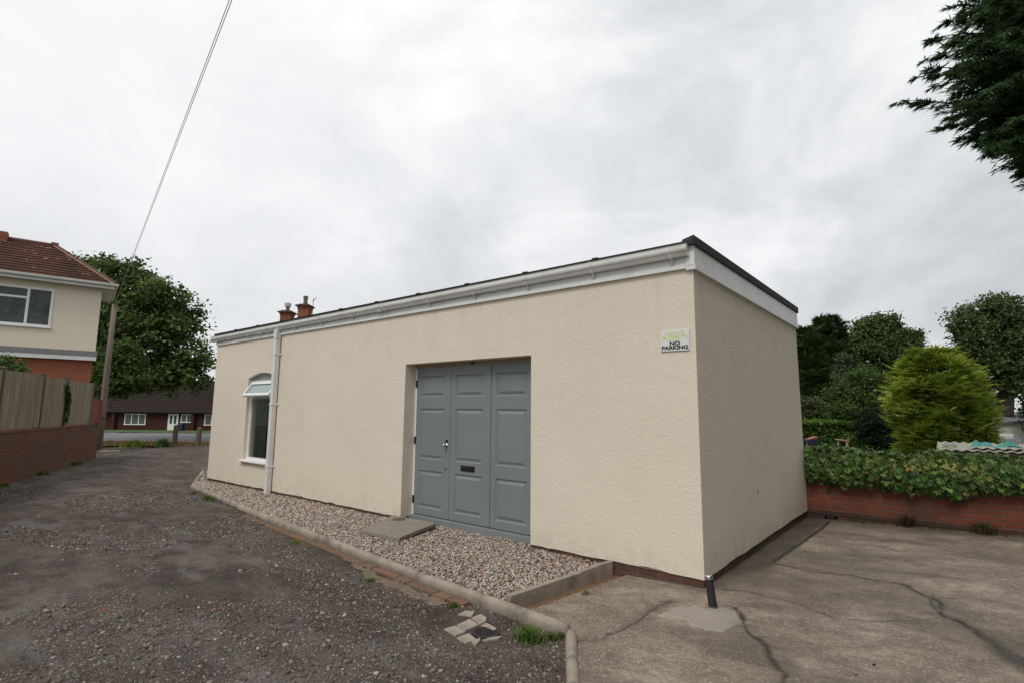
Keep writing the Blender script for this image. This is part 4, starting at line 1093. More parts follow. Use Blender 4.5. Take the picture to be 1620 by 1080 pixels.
tree('broadleaf_tree', basept(140, 31.5), pb([(190, 560, 22), (212, 576, 20), (182, 588, 28), (216, 598, 20), (192, 608, 20), (164, 598, 20), (205, 548, 12)], 31.5),
     9000, .22, [(.075, .125, .028), (.09, .145, .032), (.06, .10, .022)], 'lighter green bushy tree right behind the timber pole', .16, spread=.42, seed=3, trunk_top=tuple(at(160, 612, 31.5)))
# right side
dk = [(.046, .084, .030), (.058, .102, .036), (.072, .120, .042)]
def conifer(base, hgt, rad, n, cols, label, seed, name='dark_conifer', shape=.85, base_r=.12, rounded=False, tuft=12, blade=.34, lift=.25, low=.06, mat='needle', tip=1.25, group=None):
    """upright conifer: flat sprays set all round on a tapering body"""
    rng = np.random.default_rng(seed); base = Vector(base)
    r = empty(name, base, 0, label, 'conifer', group)
    nt_ = max(60, n // tuft); ti = rng.integers(0, nt_, n)
    th_ = low + (1 - low) * rng.random(nt_) ** (1.0 if rounded else 1.15); ta = rng.uniform(0, 6.283, nt_); tr = rng.uniform(.62, 1.16, nt_) if rounded else rng.uniform(.74, 1.12, nt_)
    h = np.clip(th_[ti] + rng.normal(0, .028, n), low * .5, .995); a = ta[ti] + rng.normal(0, .12, n)
    prof = np.where(h < .28, .72 + .28 * np.sqrt(np.clip(h / .28, 0, 1)), np.clip((1 - h) / .72, 0, 1) ** shape)
    if rounded: prof = np.where(h > .58, np.sqrt(np.clip(1 - ((h - .58) / .425) ** 2, 0, 1)), 1 - .62 * ((.58 - h) / .58) ** 1.4)
    lump = .80 + .42 * fbm(a * 2.2 + 7, h * 9, 3, seed + 3)
    R_ = rad * (prof * lump + .03); rr = R_ * tr[ti] * rng.uniform(.66, 1.03, n)
    p = np.stack([base.x + rr * np.cos(a), base.y + rr * np.sin(a), base.z + hgt * h], 1)
    o = np.stack([np.cos(a), np.sin(a), np.zeros(n)], 1); tg = np.stack([-np.sin(a), np.cos(a), np.zeros(n)], 1)
    up = np.array([0, 0, 1.])
    d = o + up * (lift + rng.normal(0, .22, (n, 1))) + tg * rng.normal(0, .35, (n, 1)); d /= np.linalg.norm(d, axis=1, keepdims=True)
    wv = np.cross(d, up); wv /= np.linalg.norm(wv, axis=1, keepdims=True); wv = wv + up * rng.normal(0, .3, (n, 1))
    nb = 7; L = blade * rng.uniform(.55, 1.35, n) * (1 + .9 * (rng.random(n) > .965))
    Vs = []; 
    pal = np.array(cols); tone = np.clip((1 + rng.normal(0, .22, nt_))[ti] + rng.normal(0, .15, n), .4, 1.8); c0 = pal[rng.integers(0, len(pal), n)] * tone[:, None]; Cs = []
    for q in range(nb):
        ang = (q - 3) * .33 + rng.normal(0, .12, n); dl = d * np.cos(ang)[:, None] + wv * np.sin(ang)[:, None]; l = L * (1 - .11 * abs(q - 3)) * rng.uniform(.8, 1.1, n)
        sdv = np.cross(dl, np.cross(d, wv)); sdv /= np.linalg.norm(sdv, axis=1, keepdims=True) + 1e-6
        e = p + dl * l[:, None] - up * (l * .10)[:, None]; m_ = p + dl * (l * .5)[:, None]
        Vs.append(np.stack([p, m_ + sdv * (l * .065)[:, None], e, m_ - sdv * (l * .065)[:, None]], 1))
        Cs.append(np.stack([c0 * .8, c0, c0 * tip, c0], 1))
    V = np.concatenate(Vs).reshape(-1, 3); C = np.clip(np.concatenate(Cs).reshape(-1, 3), .003, .7)
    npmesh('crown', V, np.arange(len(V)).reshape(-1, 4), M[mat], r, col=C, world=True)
    B().tube([base - Vector((0, 0, .3)), base + Vector((0, 0, hgt * .5)), base + Vector((0, 0, hgt * .93))], [rad * base_r, rad * base_r * .6, .02], 8).put('trunk', M['bark'], r, world=True)
    return r
def con_at(px, py_top, d, rad_px, n, cols, label, seed, **k):
    b = basept(px, d); t = at(px, py_top, d); return conifer(b, t.z - b[2], rad_px * d / F, n, cols, label, seed, **k)
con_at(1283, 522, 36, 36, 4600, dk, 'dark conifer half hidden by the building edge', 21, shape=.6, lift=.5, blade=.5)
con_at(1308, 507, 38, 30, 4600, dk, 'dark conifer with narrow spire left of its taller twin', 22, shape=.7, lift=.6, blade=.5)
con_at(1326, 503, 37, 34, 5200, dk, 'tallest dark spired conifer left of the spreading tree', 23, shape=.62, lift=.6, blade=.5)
G2 = [(.064, .104, .028), (.082, .126, .034), (.102, .150, .044)]
tree('broadleaf_tree', basept(1385, 46), pb([(1368, 516, 14), (1385, 512, 16), (1405, 516, 16), (1425, 522, 14), (1365, 535, 26), (1395, 540, 30), (1425, 545, 22), (1442, 538, 13), (1450, 532, 8), (1380, 565, 34), (1420, 565, 26), (1350, 560, 26), (1445, 553, 10)], 46),
     17000, .30, G2, 'spreading dark green tree with sky showing through its crown', .34, spread=.5, seed=5)
tree('round_shrub', basept(1352, 23), pb([(1345, 610, 24), (1372, 600, 22), (1395, 615, 24), (1340, 640, 30), (1365, 640, 32), (1398, 650, 26), (1330, 665, 22), (1360, 680, 26)], 23),
     15000, .13, [(.060, .106, .026), (.074, .126, .030), (.088, .142, .034)], 'mid green bushy shrub behind the hedge beside the golden conifer', .10, cat='shrub', spread=.28, seed=6)
tree('round_shrub', basept(1398, 19.5), pb([(1385, 665, 22), (1400, 690, 26), (1375, 690, 20), (1410, 660, 18), (1425, 700, 22)], 19.5),
     7000, .12, [(.012, .030, .011), (.016, .037, .013)], 'very dark low shrub between hedge and golden conifer', .08, cat='shrub', spread=.25, seed=16)
tree('round_shrub', basept(1280, 27), pb([(1272, 640, 14), (1288, 642, 13), (1298, 652, 12), (1280, 655, 14), (1270, 655, 10)], 27),
     3200, .13, [(.09, .11, .045), (.05, .085, .03), (.13, .12, .04)], 'pale flowering shrub beside the building edge above the stone wall', .06, cat='shrub', spread=.25, seed=7)
tree('weeping_tree', basept(1335, 30), pb([(1332, 565, 9), (1335, 580, 8), (1328, 590, 8), (1336, 596, 7), (1332, 608, 8)], 30),
     1500, .16, [(.085, .12, .06), (.07, .1, .045)], 'pale thin leaved tree in front of the dark conifers', .06, spread=.25, seed=17)
# golden conifer
gb = basept(1483, 16.2); gt = at(1483, 556, 16.2)
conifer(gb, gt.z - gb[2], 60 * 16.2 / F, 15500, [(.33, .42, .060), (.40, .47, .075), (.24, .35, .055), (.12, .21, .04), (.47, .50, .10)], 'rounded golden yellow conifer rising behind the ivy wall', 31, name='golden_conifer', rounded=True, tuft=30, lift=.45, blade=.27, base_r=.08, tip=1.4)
# big tree at the right edge
tree('broadleaf_tree', basept(1583, 45), pb([(1545, 492, 16), (1572, 488, 20), (1598, 484, 18), (1535, 515, 26), (1570, 515, 32), (1605, 515, 32), (1640, 520, 36), (1528, 540, 24), (1560, 548, 36), (1600, 555, 38), (1640, 560, 40), (1545, 575, 24), (1585, 590, 34), (1630, 600, 36), (1575, 615, 22), (1512, 522, 7), (1519, 523, 7)], 45),
     26000, .34, [(.080, .118, .040), (.100, .142, .048), (.062, .092, .032), (.130, .165, .066)], 'large broadleaf tree with dark leaning trunk at the right edge', .55, spread=.6, seed=8, trunk_top=tuple(at(1590, 598, 45)))
tree('round_shrub', basept(1625, 26), pb([(1630, 636, 12), (1640, 628, 16), (1636, 655, 12), (1640, 676, 14)], 26),
     3500, .16, [(.022, .045, .016), (.03, .06, .02)], 'dark shrub at the extreme right edge beside the pale shed', .08, cat='shrub', spread=.25, seed=9)
# tall far trees just beyond, closing the gaps low down
for i, (px, d, top, rr, lb) in enumerate([(1300, 62, 570, 40, 'far dark tree behind the spired conifers'), (1470, 66, 585, 44, 'far dark tree glimpsed behind the golden conifer'), (1530, 70, 596, 36, 'far dark tree between golden conifer and big right tree')]):
    p = [(px, top + rr * .8, rr * .8), (px - rr * .6, top + rr * 1.5, rr * .8), (px + rr * .6, top + rr * 1.5, rr * .8), (px, top + rr * 2, rr)]
    tree('broadleaf_tree', basept(px, d), pb(p, d), 5000, .5, G2, lb, .3, spread=.9, seed=40 + i)
tree('broadleaf_tree', basept(1215, 50), pb([(1215, 545, 40), (1180, 560, 36), (1248, 560, 34), (1215, 590, 46), (1170, 600, 36), (1250, 605, 36)], 50),
     9000, .42, G2, 'dark tree mostly hidden behind the outbuilding corner', .35, spread=.7, seed=55)
# hedge
hg = empty('hedge', at(1315, 690, 21), 0, 'clipped light green hedge behind the ivy wall', 'hedge')
hp = at(1130, 690, 20.5); hq = at(1372, 690, 23)
n = 17000; t = RNG.random(n); off_ = RNG.uniform(-.45, .45, n); zt_ = 1.10 + .10 * fbm(t * 9, t * 0, 3, 4)
zz_ = np.where(RNG.random(n) < .4, zt_ + RNG.normal(0, .04, n), RNG.uniform(-1.2, 1.1, n))
P = np.stack([hp.x + (hq.x - hp.x) * t + FH.x * off_, hp.y + (hq.y - hp.y) * t + FH.y * off_, zz_], 1)
nr = RNG.normal(0, .7, (n, 3)) + np.array([0, 0, .6]); nr /= np.linalg.norm(nr, axis=1, keepdims=True)
tt = np.cross(nr, RNG.normal(0, 1, (n, 3))); tt /= np.linalg.norm(tt, axis=1, keepdims=True); bb = np.cross(nr, tt); s_ = .10 * RNG.uniform(.6, 1.4, (n, 1))
V = np.stack([P - tt * s_, P + bb * s_ * .5, P + tt * s_, P - bb * s_ * .5], 1).reshape(-1, 3)
npmesh('foliage', V, np.arange(n * 4).reshape(-1, 4), M['leaf'], hg, col=np.repeat(shade((.105, .180, .034), n, .25), 4, 0), world=True)
for k in range(6):
    q = hp.lerp(hq, (k + .5) / 6); B().tube([(q.x, q.y, -1.25), (q.x, q.y, .2)], [.04, .02], 6).put('stem', M['bark'], hg, world=True)

# overhanging cypress at the upper right
def cypress():
    rng = np.random.default_rng(77)
    tb = at(1765, 600, 9.2); tb.z = -1.2
    r = empty('overhanging_cypress', tb, 0, 'tall dark cypress whose drooping sprays overhang the upper right corner', 'conifer')
    B().tube([tb - Vector((0, 0, .3)), tb + Vector((.05, 0, 5)), tb + Vector((0, .05, 11)), tb + Vector((0, 0, 15.5))], [.34, .27, .15, .02], 10).put('trunk', M['bark'], r, world=True)
    tips = [(1418, 163, 8.6), (1447, 124, 8.9), (1462, 92, 8.7), (1470, 64, 9.0), (1500, 12, 9.0), (1484, 214, 8.8), (1512, 232, 9.2), (1560, 252, 8.8), (1590, 275, 8.9), (1470, 140, 9.3), (1485, 40, 9.3), (1500, 185, 9.4), (1530, 215, 9.0), (1465, 110, 8.4), (1618, 283, 9.1), (1490, 75, 8.5), (1500, 150, 8.4), (1520, 110, 8.0), (1540, 180, 8.2), (1545, 60, 8.2), (1580, 225, 8.3), (1600, 120, 7.7), (1590, 50, 7.7), (1560, 140, 7.8), (1600, 190, 7.9), (1530, 20, 8.6), (1575, 5, 8.2), (1545, 100, 8.8), (1560, 200, 8.7), (1610, 240, 8.4), (1510, 60, 8.8), (1515, 170, 8.9), (1540, 140, 8.6), (1525, 85, 9.3), (1575, 90, 8.3), (1570, 165, 8.4), (1595, 150, 8.9), (1555, 30, 8.9), (1600, 85, 8.6), (1590, 210, 8.6), (1615, 20, 8.4), (1580, 125, 8.9), (1605, 265, 8.8), (1560, 225, 9.2), (1545, 120, 9.2), (1600, 50, 9.1)]
    tips = [(q[0] + 9, q[1] - (14 if q[1] > 195 else 3), q[2]) for q in tips]
    T_ = [at(*q) for q in tips]
    for i in range(90):
        a = rng.uniform(0, 6.283); z = rng.uniform(4.9, 15); L = 3.3 * (1 - max(0, z - 6) / 11) ** .8 * rng.uniform(.75, 1.1) + .2
        p = Vector((tb.x + L * math.cos(a), tb.y + L * math.sin(a), z)); c = p - CAM
        u = c.dot(RIGHT) / max(.1, c.dot(FWD)) * F + 810; v = 540 - c.dot(UP) / max(.1, c.dot(FWD)) * F
        if u < 1640 and -60 < v < 420 or v > 250 and u < 1720: continue
        T_.append(p)
    lim = lambda v: np.interp(v, [-80, 0, 40, 70, 110, 150, 180, 215, 240, 262, 285], [1530, 1512, 1500, 1490, 1478, 1490, 1500, 1512, 1550, 1580, 1625])
    while len(T_) < 265:        # dense inner mass behind the surveyed outline
        v = rng.uniform(-80, 240); u = rng.uniform(1480, 1720)
        if u < lim(v) + 8: continue
        T_.append(at(u, v, rng.uniform(7.6, 9.9)))
    Vs, Cs = [], []; gb = B()
    pal = np.array([(.046, .096, .034), (.058, .120, .042), (.080, .150, .052), (.034, .074, .030)])
    for tip in T_:
        hd_ = Vector((tip.x - tb.x, tip.y - tb.y, 0)); L = hd_.length; hd_.normalize()
        root = Vector((tb.x, tb.y, tip.z - L * rng.uniform(-.02, .18)))
        ctrl = root.lerp(tip, .6) + Vector((0, 0, L * rng.uniform(.10, .2)))
        pts = [(root * (1 - t) ** 2 + ctrl * 2 * t * (1 - t) + tip * t * t) for t in np.linspace(0, 1, 9)]
        gb.tube(pts, list(np.linspace(.035, .004, 9)), 5)
        ns = int(9 * L) + 6
        for j in range(ns):
            t = 1 - (rng.random() ** 1.15) * .86
            o = root * (1 - t) ** 2 + ctrl * 2 * t * (1 - t) + tip * t * t
            ax = ((ctrl - root) * (1 - t) + (tip - ctrl) * t).normalized()
            sd_ = ax.cross(Vector((0, 0, 1))).normalized() * (1 if rng.random() < .5 else -1)
            ln = (.16 + .52 * (1 - t) ** .8) * rng.uniform(.6, 1.2)
            dr_ = (ax * rng.uniform(.5, 1.1) + sd_ * rng.uniform(.15, .9) + Vector((0, 0, rng.uniform(-.35, .12)))).normalized()
            if t > .72: dr_ = (ax * 1.1 + sd_ * rng.uniform(.05, .5) + Vector((0, 0, rng.uniform(-.45, .05)))).normalized(); ln *= .75
            if t > .96: dr_ = (ax + Vector((0, 0, -.15)) + sd_ * rng.uniform(0, .3)).normalized(); ln = .2
            nbl = int(16 + ln * 44)
            q = rng.random(nbl)
            bp = np.array(o)[None] + np.outer(q * ln, np.array(dr_)) - np.outer((q * ln) ** 2 * .5, [0, 0, 1])
            w2 = np.array(dr_.cross(Vector((0, 0, 1))).normalized())
            dd = np.array(dr_)[None] * rng.uniform(.6, 1, (nbl, 1)) + w2[None] * rng.normal(0, .55, (nbl, 1)) + np.array([0, 0, 1.])[None] * (rng.normal(-.26, .30, (nbl, 1)))
            dd /= np.linalg.norm(dd, axis=1, keepdims=True)
            l = rng.uniform(.09, .19, nbl)[:, None]; sv = np.cross(dd, rng.normal(0, 1, (nbl, 3))); sv /= np.linalg.norm(sv, axis=1, keepdims=True)
            Vs.append(np.stack([bp, bp + dd * l * .45 + sv * l * .075, bp + dd * l, bp + dd * l * .45 - sv * l * .075], 1))
            c = pal[rng.integers(0, 4)] * rng.uniform(.75, 1.3)
            Cs.append(np.repeat((c[None] * rng.uniform(.8, 1.25, (nbl, 1))), 4, 0))
    V = np.concatenate(Vs).reshape(-1, 3)
    npmesh('crown', V, np.arange(len(V)).reshape(-1, 4), M['needle'], r, col=np.concatenate(Cs), world=True)
    gb.put('bough', M['bark'], r, world=True)
cypress()

# ------------------------------------------------------------------ left: retaining wall, fence, pole
ANG = math.atan2(.43951, -.89824)
rw = empty('retaining_wall', (-13.585, -3.069, -.1), ANG, 'mossy dark red brick retaining wall along the left of the lane', 'brick wall')
g = B(); g.box(-7, 6.93, 0, .22, -.4, 1.06); g.put('brickwork', M['old_brick'], rw)
g = B(); g.box(-7, 6.93, -.004, .224, 1.062, 1.135, .012); g.put('coping', M['old_brick'], rw)
g = B(); g.box(6.50, 6.94, -.04, .36, 1.138, 1.90, .012); g.put('pier', brick_mat('pier_brick', (.22, .055, .03), (.16, .045, .028), (.13, .09, .07), (.07, .04, .03)), rw)
fe = empty('timber_fence', (-13.585, -3.069, 1.04), ANG, 'weathered vertical board fence standing on the brick retaining wall', 'fence')
posts = [-7.0, -4.7, -2.5, -.32, 1.95, 3.62, 6.12]
for k, xp in enumerate(posts):
    g = B(); g.box(xp - .045, xp + .045, .04, .13, 0, 1.30 if k < 6 else 1.27); g.hexa([(xp - .06, .03, 1.30), (xp + .06, .03, 1.30), (xp + .06, .14, 1.30), (xp - .06, .14, 1.30)], [(xp - .05, .04, 1.335), (xp + .05, .04, 1.335), (xp + .05, .13, 1.335), (xp - .05, .13, 1.335)]) if k < 6 else None
    g.put('post', M['timber'], fe)
for a, b in zip(posts, posts[1:]):
    g = B(); x = a + .05; dz = random.uniform(-.02, .02)
    while x < b - .05:
        w_ = min(random.choice((.14, .15, .19, .24)), b - .05 - x); z1 = 1.255 + dz + random.uniform(-.008, .008); yo_ = random.uniform(-.004, .006)
        g.hexa([(x + .002, .056, .02), (x + w_ - .002, .056 + yo_, .02), (x + w_ - .002, .082, .02), (x + .002, .082, .02)], [(x + .002, .056, z1), (x + w_ - .002, .056 + yo_, z1), (x + w_ - .002, .082, z1), (x + .002, .082, z1)]); x += w_
    g.box(a + .05, b - .05, .09, .12, .25, .33); g.box(a + .05, b - .05, .09, .12, .95, 1.03)
    g.put('panel', M['fence'], fe)
tree('garden_shrub', (-14.6, -4.3, .4), [((-14.35, -3.45, 2.42), (.62, .30, .22)), ((-15.0, -3.15, 2.44), (.6, .28, .24)), ((-15.7, -2.85, 2.36), (.5, .26, .20)), ((-13.5, -4.0, 2.55), (.6, .3, .3)), ((-14.9, -3.7, 2.1), (.9, .5, .6))],
     5200, .085, [(.085, .15, .04), (.13, .19, .05), (.05, .10, .03)], 'yellow green shrub peeping over the board fence', .05, cat='shrub', spread=.14, seed=12)
# ivy sprig on the fence
def sprig():
    o = Vector((-13.585, -3.069, 0)); dx = Vector((math.cos(ANG), math.sin(ANG), 0)); ny = Vector((math.sin(ANG), -math.cos(ANG), 0))
    n = 300; s = RNG.random(n)
    P = []
    for k in range(n):
        u = 3.62 + .30 * math.sin(s[k] * 5) * (s[k] ** 2) * .6 + RNG.normal(0, .06); z = 1.15 + 1.0 * s[k] + RNG.normal(0, .05)
        P.append(o + dx * u + ny * (RNG.uniform(-.03, .05)) + Vector((0, 0, z)))
    P = np.array([p[:] for p in P]); P = P + np.array(ny)[None] * -.0
    nr = RNG.normal(0, .4, (n, 3)) + np.array(ny)[None] * 1.0; nr /= np.linalg.norm(nr, axis=1, keepdims=True)
    t = np.cross(nr, RNG.normal(0, 1, (n, 3))); t /= np.linalg.norm(t, axis=1, keepdims=True); b = np.cross(nr, t); sz = .045 * RNG.uniform(.6, 1.3, (n, 1))
    V = np.stack([P - t * sz, P + b * sz * .6, P + t * sz, P - b * sz * .6], 1).reshape(-1, 3)
    root = o + dx * 3.62 + Vector((0, 0, 1.1))
    ob = npmesh('creeper', V - np.array(root), np.arange(n * 4).reshape(-1, 4), M['leaf'], col=np.repeat(shade((.05, .095, .03), n, .3), 4, 0)); ob.location = root
    tag(ob, 'thin creeper climbing one gap between fence boards', 'creeper')
sprig()
for (u, n, h, lb) in ((-.1, 130, .09, 'low weed at the near foot of the retaining wall'), (2.1, 160, .12, 'yellowish weed midway along the retaining wall foot'), (4.6, 160, .14, 'green weed near the far end of the retaining wall')):
    p = Vector((-13.585, -3.069, 0)) + Vector((math.cos(ANG), math.sin(ANG), 0)) * u + Vector((math.sin(ANG), -math.cos(ANG), 0)) * .08
    tuft('weed_plant', p.x, p.y, lane_z, n, .22, h, GR + DRY, lb, cat='weed', wd=.008)

pp = at(157, 700, 26); pz = Tz(pp)
po = empty('telegraph_pole', (pp.x, pp.y, pz), 0, 'grey brown timber telegraph pole beyond the fence end', 'pole')
B().tube([(0, 0, -.5), (0, 0, 2.2), (.02, 0, 4.5), (.03, .02, 6.62 - pz)], [.155, .14, .125, .105], 14).put('shaft', M['pole'], po, smooth=True)
B().box(-.18, -.138, -.02, .02, 2.0, 2.5).put('cable_guard', M['black'], po); B().tube([(0, 0, 1.55), (0, 0, 1.60)], .158, 14).put('strap', M['black'], po)
g = B(); g.box(.00, .2, -.015, .015, 6.45 - pz, 6.5 - pz); g.tube([(.16, 0, 6.5 - pz), (.16, 0, 6.6 - pz)], .03, 8); g.put('bracket', M['iron'], po)
ptop = Vector((pp.x + .05, pp.y, 6.55))
def wire(name, a, b, sag, rad, label, ext=1.0, n=40, twin=0):
    g = B()
    for o in ((0,) if not twin else (-twin, twin)):
        pts = []
        for i in range(n + 1):
            t = i / n; p = a.lerp(b, t); p = p + Vector((0, 0, -sag * 4 * t * (1 - t))) + RH * o * min(1, t * 6); pts.append(p - a)
        g.tube(pts, rad, 5)
    o = g.put(name, M['cable'], smooth=True); o.location = a
    return tag(o, label, 'cable')
near = at(365, 0, 6.0); far_end = ptop + (near - ptop) * 1.55
wire('overhead_cable', ptop, far_end, .0, .005, 'thin twin overhead cable rising from the pole across the left sky', twin=.016)
wire('overhead_cable', ptop, at(420, 534, 36), .25, .0045, 'faint single cable running from the pole toward the outbuilding roof')

# ------------------------------------------------------------------ neighbouring house
HO = Vector((-23.024, .38, -.1)); HA = math.atan2(.98021, .19794)
ho = empty('neighbour_house', HO, HA, 'cream and brick two storey house with hipped red tile roof at left', 'house')
HL, HD = -9.0, 3.15
z_ = lambda v: v + .1
g = B(); g.box(HL, 0, 0, HD, z_(3.6), z_(6.08)); g.put('upper_wall', M['house_render'], ho)
g = B(); g.box(HL, -.05, .06, HD - .05, 0, z_(3.6) - .003); g.put('lower_wall', M['house_brick'], ho)
g = B(); g.box(HL, .04, -.10, .055, z_(3.285), z_(3.44)); g.put('porch_fascia', M['pvc'], ho)
g = B(); g.hexa([(HL, -.115, z_(3.445)), (.055, -.115, z_(3.445)), (.055, -.004, z_(3.445)), (HL, -.004, z_(3.445))], [(HL, -.10, z_(3.48)), (.05, -.10, z_(3.48)), (.05, -.004, z_(3.64)), (HL, -.004, z_(3.64))]); g.put('lead_flashing', M['lead'], ho)
# roof
e = .38; ez = z_(6.20); ridge_y = HD / 2; rz = ez + (ridge_y + e) * .82
hip = e - (ridge_y + e)
bm_ = B()
c = [(HL - 1, -e, ez), (e, -e, ez), (e, HD + e, ez), (HL - 1, HD + e, ez)]; ra = (HL + 1.5, ridge_y, rz); rb = (hip, ridge_y, rz)
def slope(g, a, b, t1, t0, rows):
    """tiled slope from eave a-b to top t0-t1 built as overlapping courses"""
    a, b, t0, t1 = map(Vector, (a, b, t0, t1)); nrm = (b - a).cross(t0 - a).normalized()
    if nrm.z < 0: nrm = -nrm
    for k in range(rows):
        u0, u1 = k / rows, (k + 1) / rows
        p0, p1 = a.lerp(t0, u0) + nrm * .034, b.lerp(t1, u0) + nrm * .034; q0, q1 = a.lerp(t0, u1) + nrm * .004, b.lerp(t1, u1) + nrm * .004
        g.poly([p0, p1, q1, q0]); g.poly([p0, p1, p1 - nrm * .036, p0 - nrm * .036])
g = B(); rows = 13
slope(g, c[0], c[1], rb, ra, rows); slope(g, c[1], c[2], rb, rb, rows); slope(g, c[2], c[3], ra, rb, rows); slope(g, c[3], c[0], ra, ra, rows)
hr = g.put('roof', M['tile'], ho)
g = B(); g.tube([rb, ra], .085, 8)
for q in (c[1], c[2]):
    q = Vector(q); g.tube([q + Vector((0, 0, .03)), Vector(rb) + Vector((0, 0, .02))], .07, 6)
g.tube([Vector(rb) + Vector((-.12, 0, .03)), Vector(rb) + Vector((.10, 0, .02))], .115, 8)
g.put('ridge_tiles', M['ridge'], hr)
g = B(); q = Vector(c[1]); d_ = (Vector(rb) - q); 
g.tube([q + Vector((-.085, -.02, .03)), Vector(rb) + Vector((-.09, -.05, .02))], .022, 5); g.tube([q + Vector((.03, .085, .03)), Vector(rb) + Vector((.05, .09, .02))], .02, 5); g.put('hip_mortar', M['mortar'], hr)
# lichen spots on the tiles
g = B()
for k in range(46):
    u = random.uniform(.06, .95); s = random.uniform(.15, .95); a = Vector(c[0]).lerp(Vector(ra), s); b = Vector(c[1]).lerp(Vector(rb), s); p = b + (a - b) * (random.random() * .42)
    nn = Vector((0, -.634, .773)); t1 = Vector((1, 0, 0)); t2 = nn.cross(t1); r_ = random.uniform(.012, .03)
    g.poly([p + nn * .028 + (t1 * math.cos(x) * 1.4 + t2 * math.sin(x) * .8) * r_ * random.uniform(.7, 1.2) for x in [2 * math.pi * j / 7 for j in range(7)]])
g.put('lichen', simple('pale_lichen', (.42, .38, .32), None, 20, .9), hr)
ch = Vector((-3.25, ridge_y, rz)); g = B(); g.box(ch.x - .32, ch.x + .32, ch.y - .25, ch.y + .25, rz - .35, rz + .20); g.put('chimney', M['chimney_brick'], hr)
g = B(); g.box(HL - 1, e - .02, -e + .0, -e + .03, z_(6.02), ez - .004); g.box(e - .03, e, -e + .031, HD + e, z_(6.02), ez - .004); g.box(HL - 1, e - .032, -e + .031, -.001, z_(6.055), z_(6.08)); g.box(.001, e - .031, -.0, HD, z_(6.055), z_(6.08)); g.put('soffit', M['pvc'], ho)
g = B()
pf = [(-e - .10, ez + .015), (-e - .10, ez - .05), (-e - .075, ez - .085), (-e - .03, ez - .09), (-e - .002, ez - .06), (-e - .002, ez + .015)]
g.extrude_profile(None, [(HL - 1, y, z) for y, z in pf], [(e + .1, y, z) for y, z in pf])
pf2 = [(e + .10, ez + .015), (e + .10, ez - .05), (e + .06, ez - .09), (e + .002, ez - .06), (e + .002, ez + .015)]
g.extrude_profile(None, [(x, -e - .001, z) for x, z in pf2], [(x, HD + e, z) for x, z in pf2]); g.put('gutter', simple('grey_white_gutter', (.60, .60, .57), (.52, .52, .49), 2, .4), ho)
# window: lights are recessed in a white frame set in the wall
hw = empty('window', (0, 0, 0)); hw.parent = ho
wx0, wx1, wz0, wz1 = -3.95, -1.37, z_(4.40), z_(5.80)
g = B(); yf, yb = -.035, .02
g.box(wx0, wx1, yf, -.001, wz1 - .075, wz1); g.box(wx0, wx1, yf, -.001, wz0, wz0 + .075); 
for x in (wx0, -3.02, -2.10, wx1 - .075): g.box(x, x + .075, yf, -.001, wz0 + .075, wz1 - .075)
g.box(-2.945, -2.10, yf, -.001, wz1 - .43, wz1 - .355); g.box(wx0 - .03, wx1 + .03, -.075, -.001, wz0 - .045, wz0 - .002)
g.put('frame', M['white_frame'], hw)
dgl = simple('dark_window_glass', (.014, .024, .020), (.085, .105, .100), 2.2, .05, spec=.35)
g = B(); g.box(wx0 + .05, wx1 - .05, -.013, -.008, wz0 + .05, wz1 - .05); g.put('pane', dgl, hw)

# ------------------------------------------------------------------ bungalow, road and verge on the left
def bl(px): return (px - 250) / F * 58
BO = at(250, 652, 58); BO = Vector((BO.x, BO.y, -.90)); BA = math.atan2(RH.y, RH.x)
bu = empty('bungalow', BO, BA, 'low dark red brick bungalow with long brown tiled roof across the road', 'house')
g = B(); g.box(bl(118), bl(430), 0, 6.5, -.3, 1.93); g.put('wall', M['bung_brick'], bu)
g = B(); g.hexa([(bl(112), -.45, 1.86), (bl(436), -.45, 1.86), (bl(436), 7, 1.86), (bl(112), 7, 1.86)], [(bl(112), -.45, 1.96), (bl(436), -.45, 1.96), (bl(436), 7, 1.96), (bl(112), 7, 1.96)]); g.put('eaves', simple('dark_eaves', (.02, .017, .015), None, 4, .7), bu)
g = B(); slope(g, (bl(110), -.55, 1.965), (bl(438), -.55, 1.965), (bl(438), 3.3, 5.45), (bl(110), 3.3, 5.45), 14); slope(g, (bl(438), 7.1, 1.965), (bl(110), 7.1, 1.965), (bl(110), 3.3, 5.45), (bl(438), 3.3, 5.45), 14)
br = g.put('roof', M['bung_tile'], bu); g = B(); g.tube([(bl(110), 3.3, 5.48), (bl(438), 3.3, 5.48)], .12, 8); g.put('ridge_tiles', M['bung_tile'], br)
for k in (0,): pass
g = B()
for x in (bl(110), bl(438)): g.poly([(x, -.4, 1.965), (x, 7, 1.965), (x, 3.3, 5.42)])
g.put('gable', M['bung_brick'], bu)
bgl = simple('bungalow_glass', (.10, .115, .105), (.06, .075, .07), 2, .12, spec=.8)
for (x0, x1, ms, zl, zh) in ((154, 169, (), .60, 1.80), (199, 232, (.333, .667), .60, 1.80), (287, 305, (.5,), .88, 1.80), (324, 346, (.5,), .60, 1.80), (370, 400, (.5,), .6, 1.8)):
    ww = empty('window', (0, 0, 0)); ww.parent = bu; a, b = bl(x0), bl(x1)
    g = B(); g.box(a, b, -.05, -.002, zh - .09, zh); g.box(a - .04, b + .04, -.09, -.002, zl, zl + .09); g.box(a, a + .09, -.05, -.002, zl + .09, zh - .09); g.box(b - .09, b, -.05, -.002, zl + .09, zh - .09)
    for m_ in ms: xm = a + (b - a) * m_; g.box(xm - .045, xm + .045, -.05, -.002, zl + .09, zh - .09)
    g.put('frame', M['white_frame'], ww); g = B(); g.box(a + .05, b - .05, -.03, -.015, zl + .05, zh - .05); g.put('pane', bgl, ww)
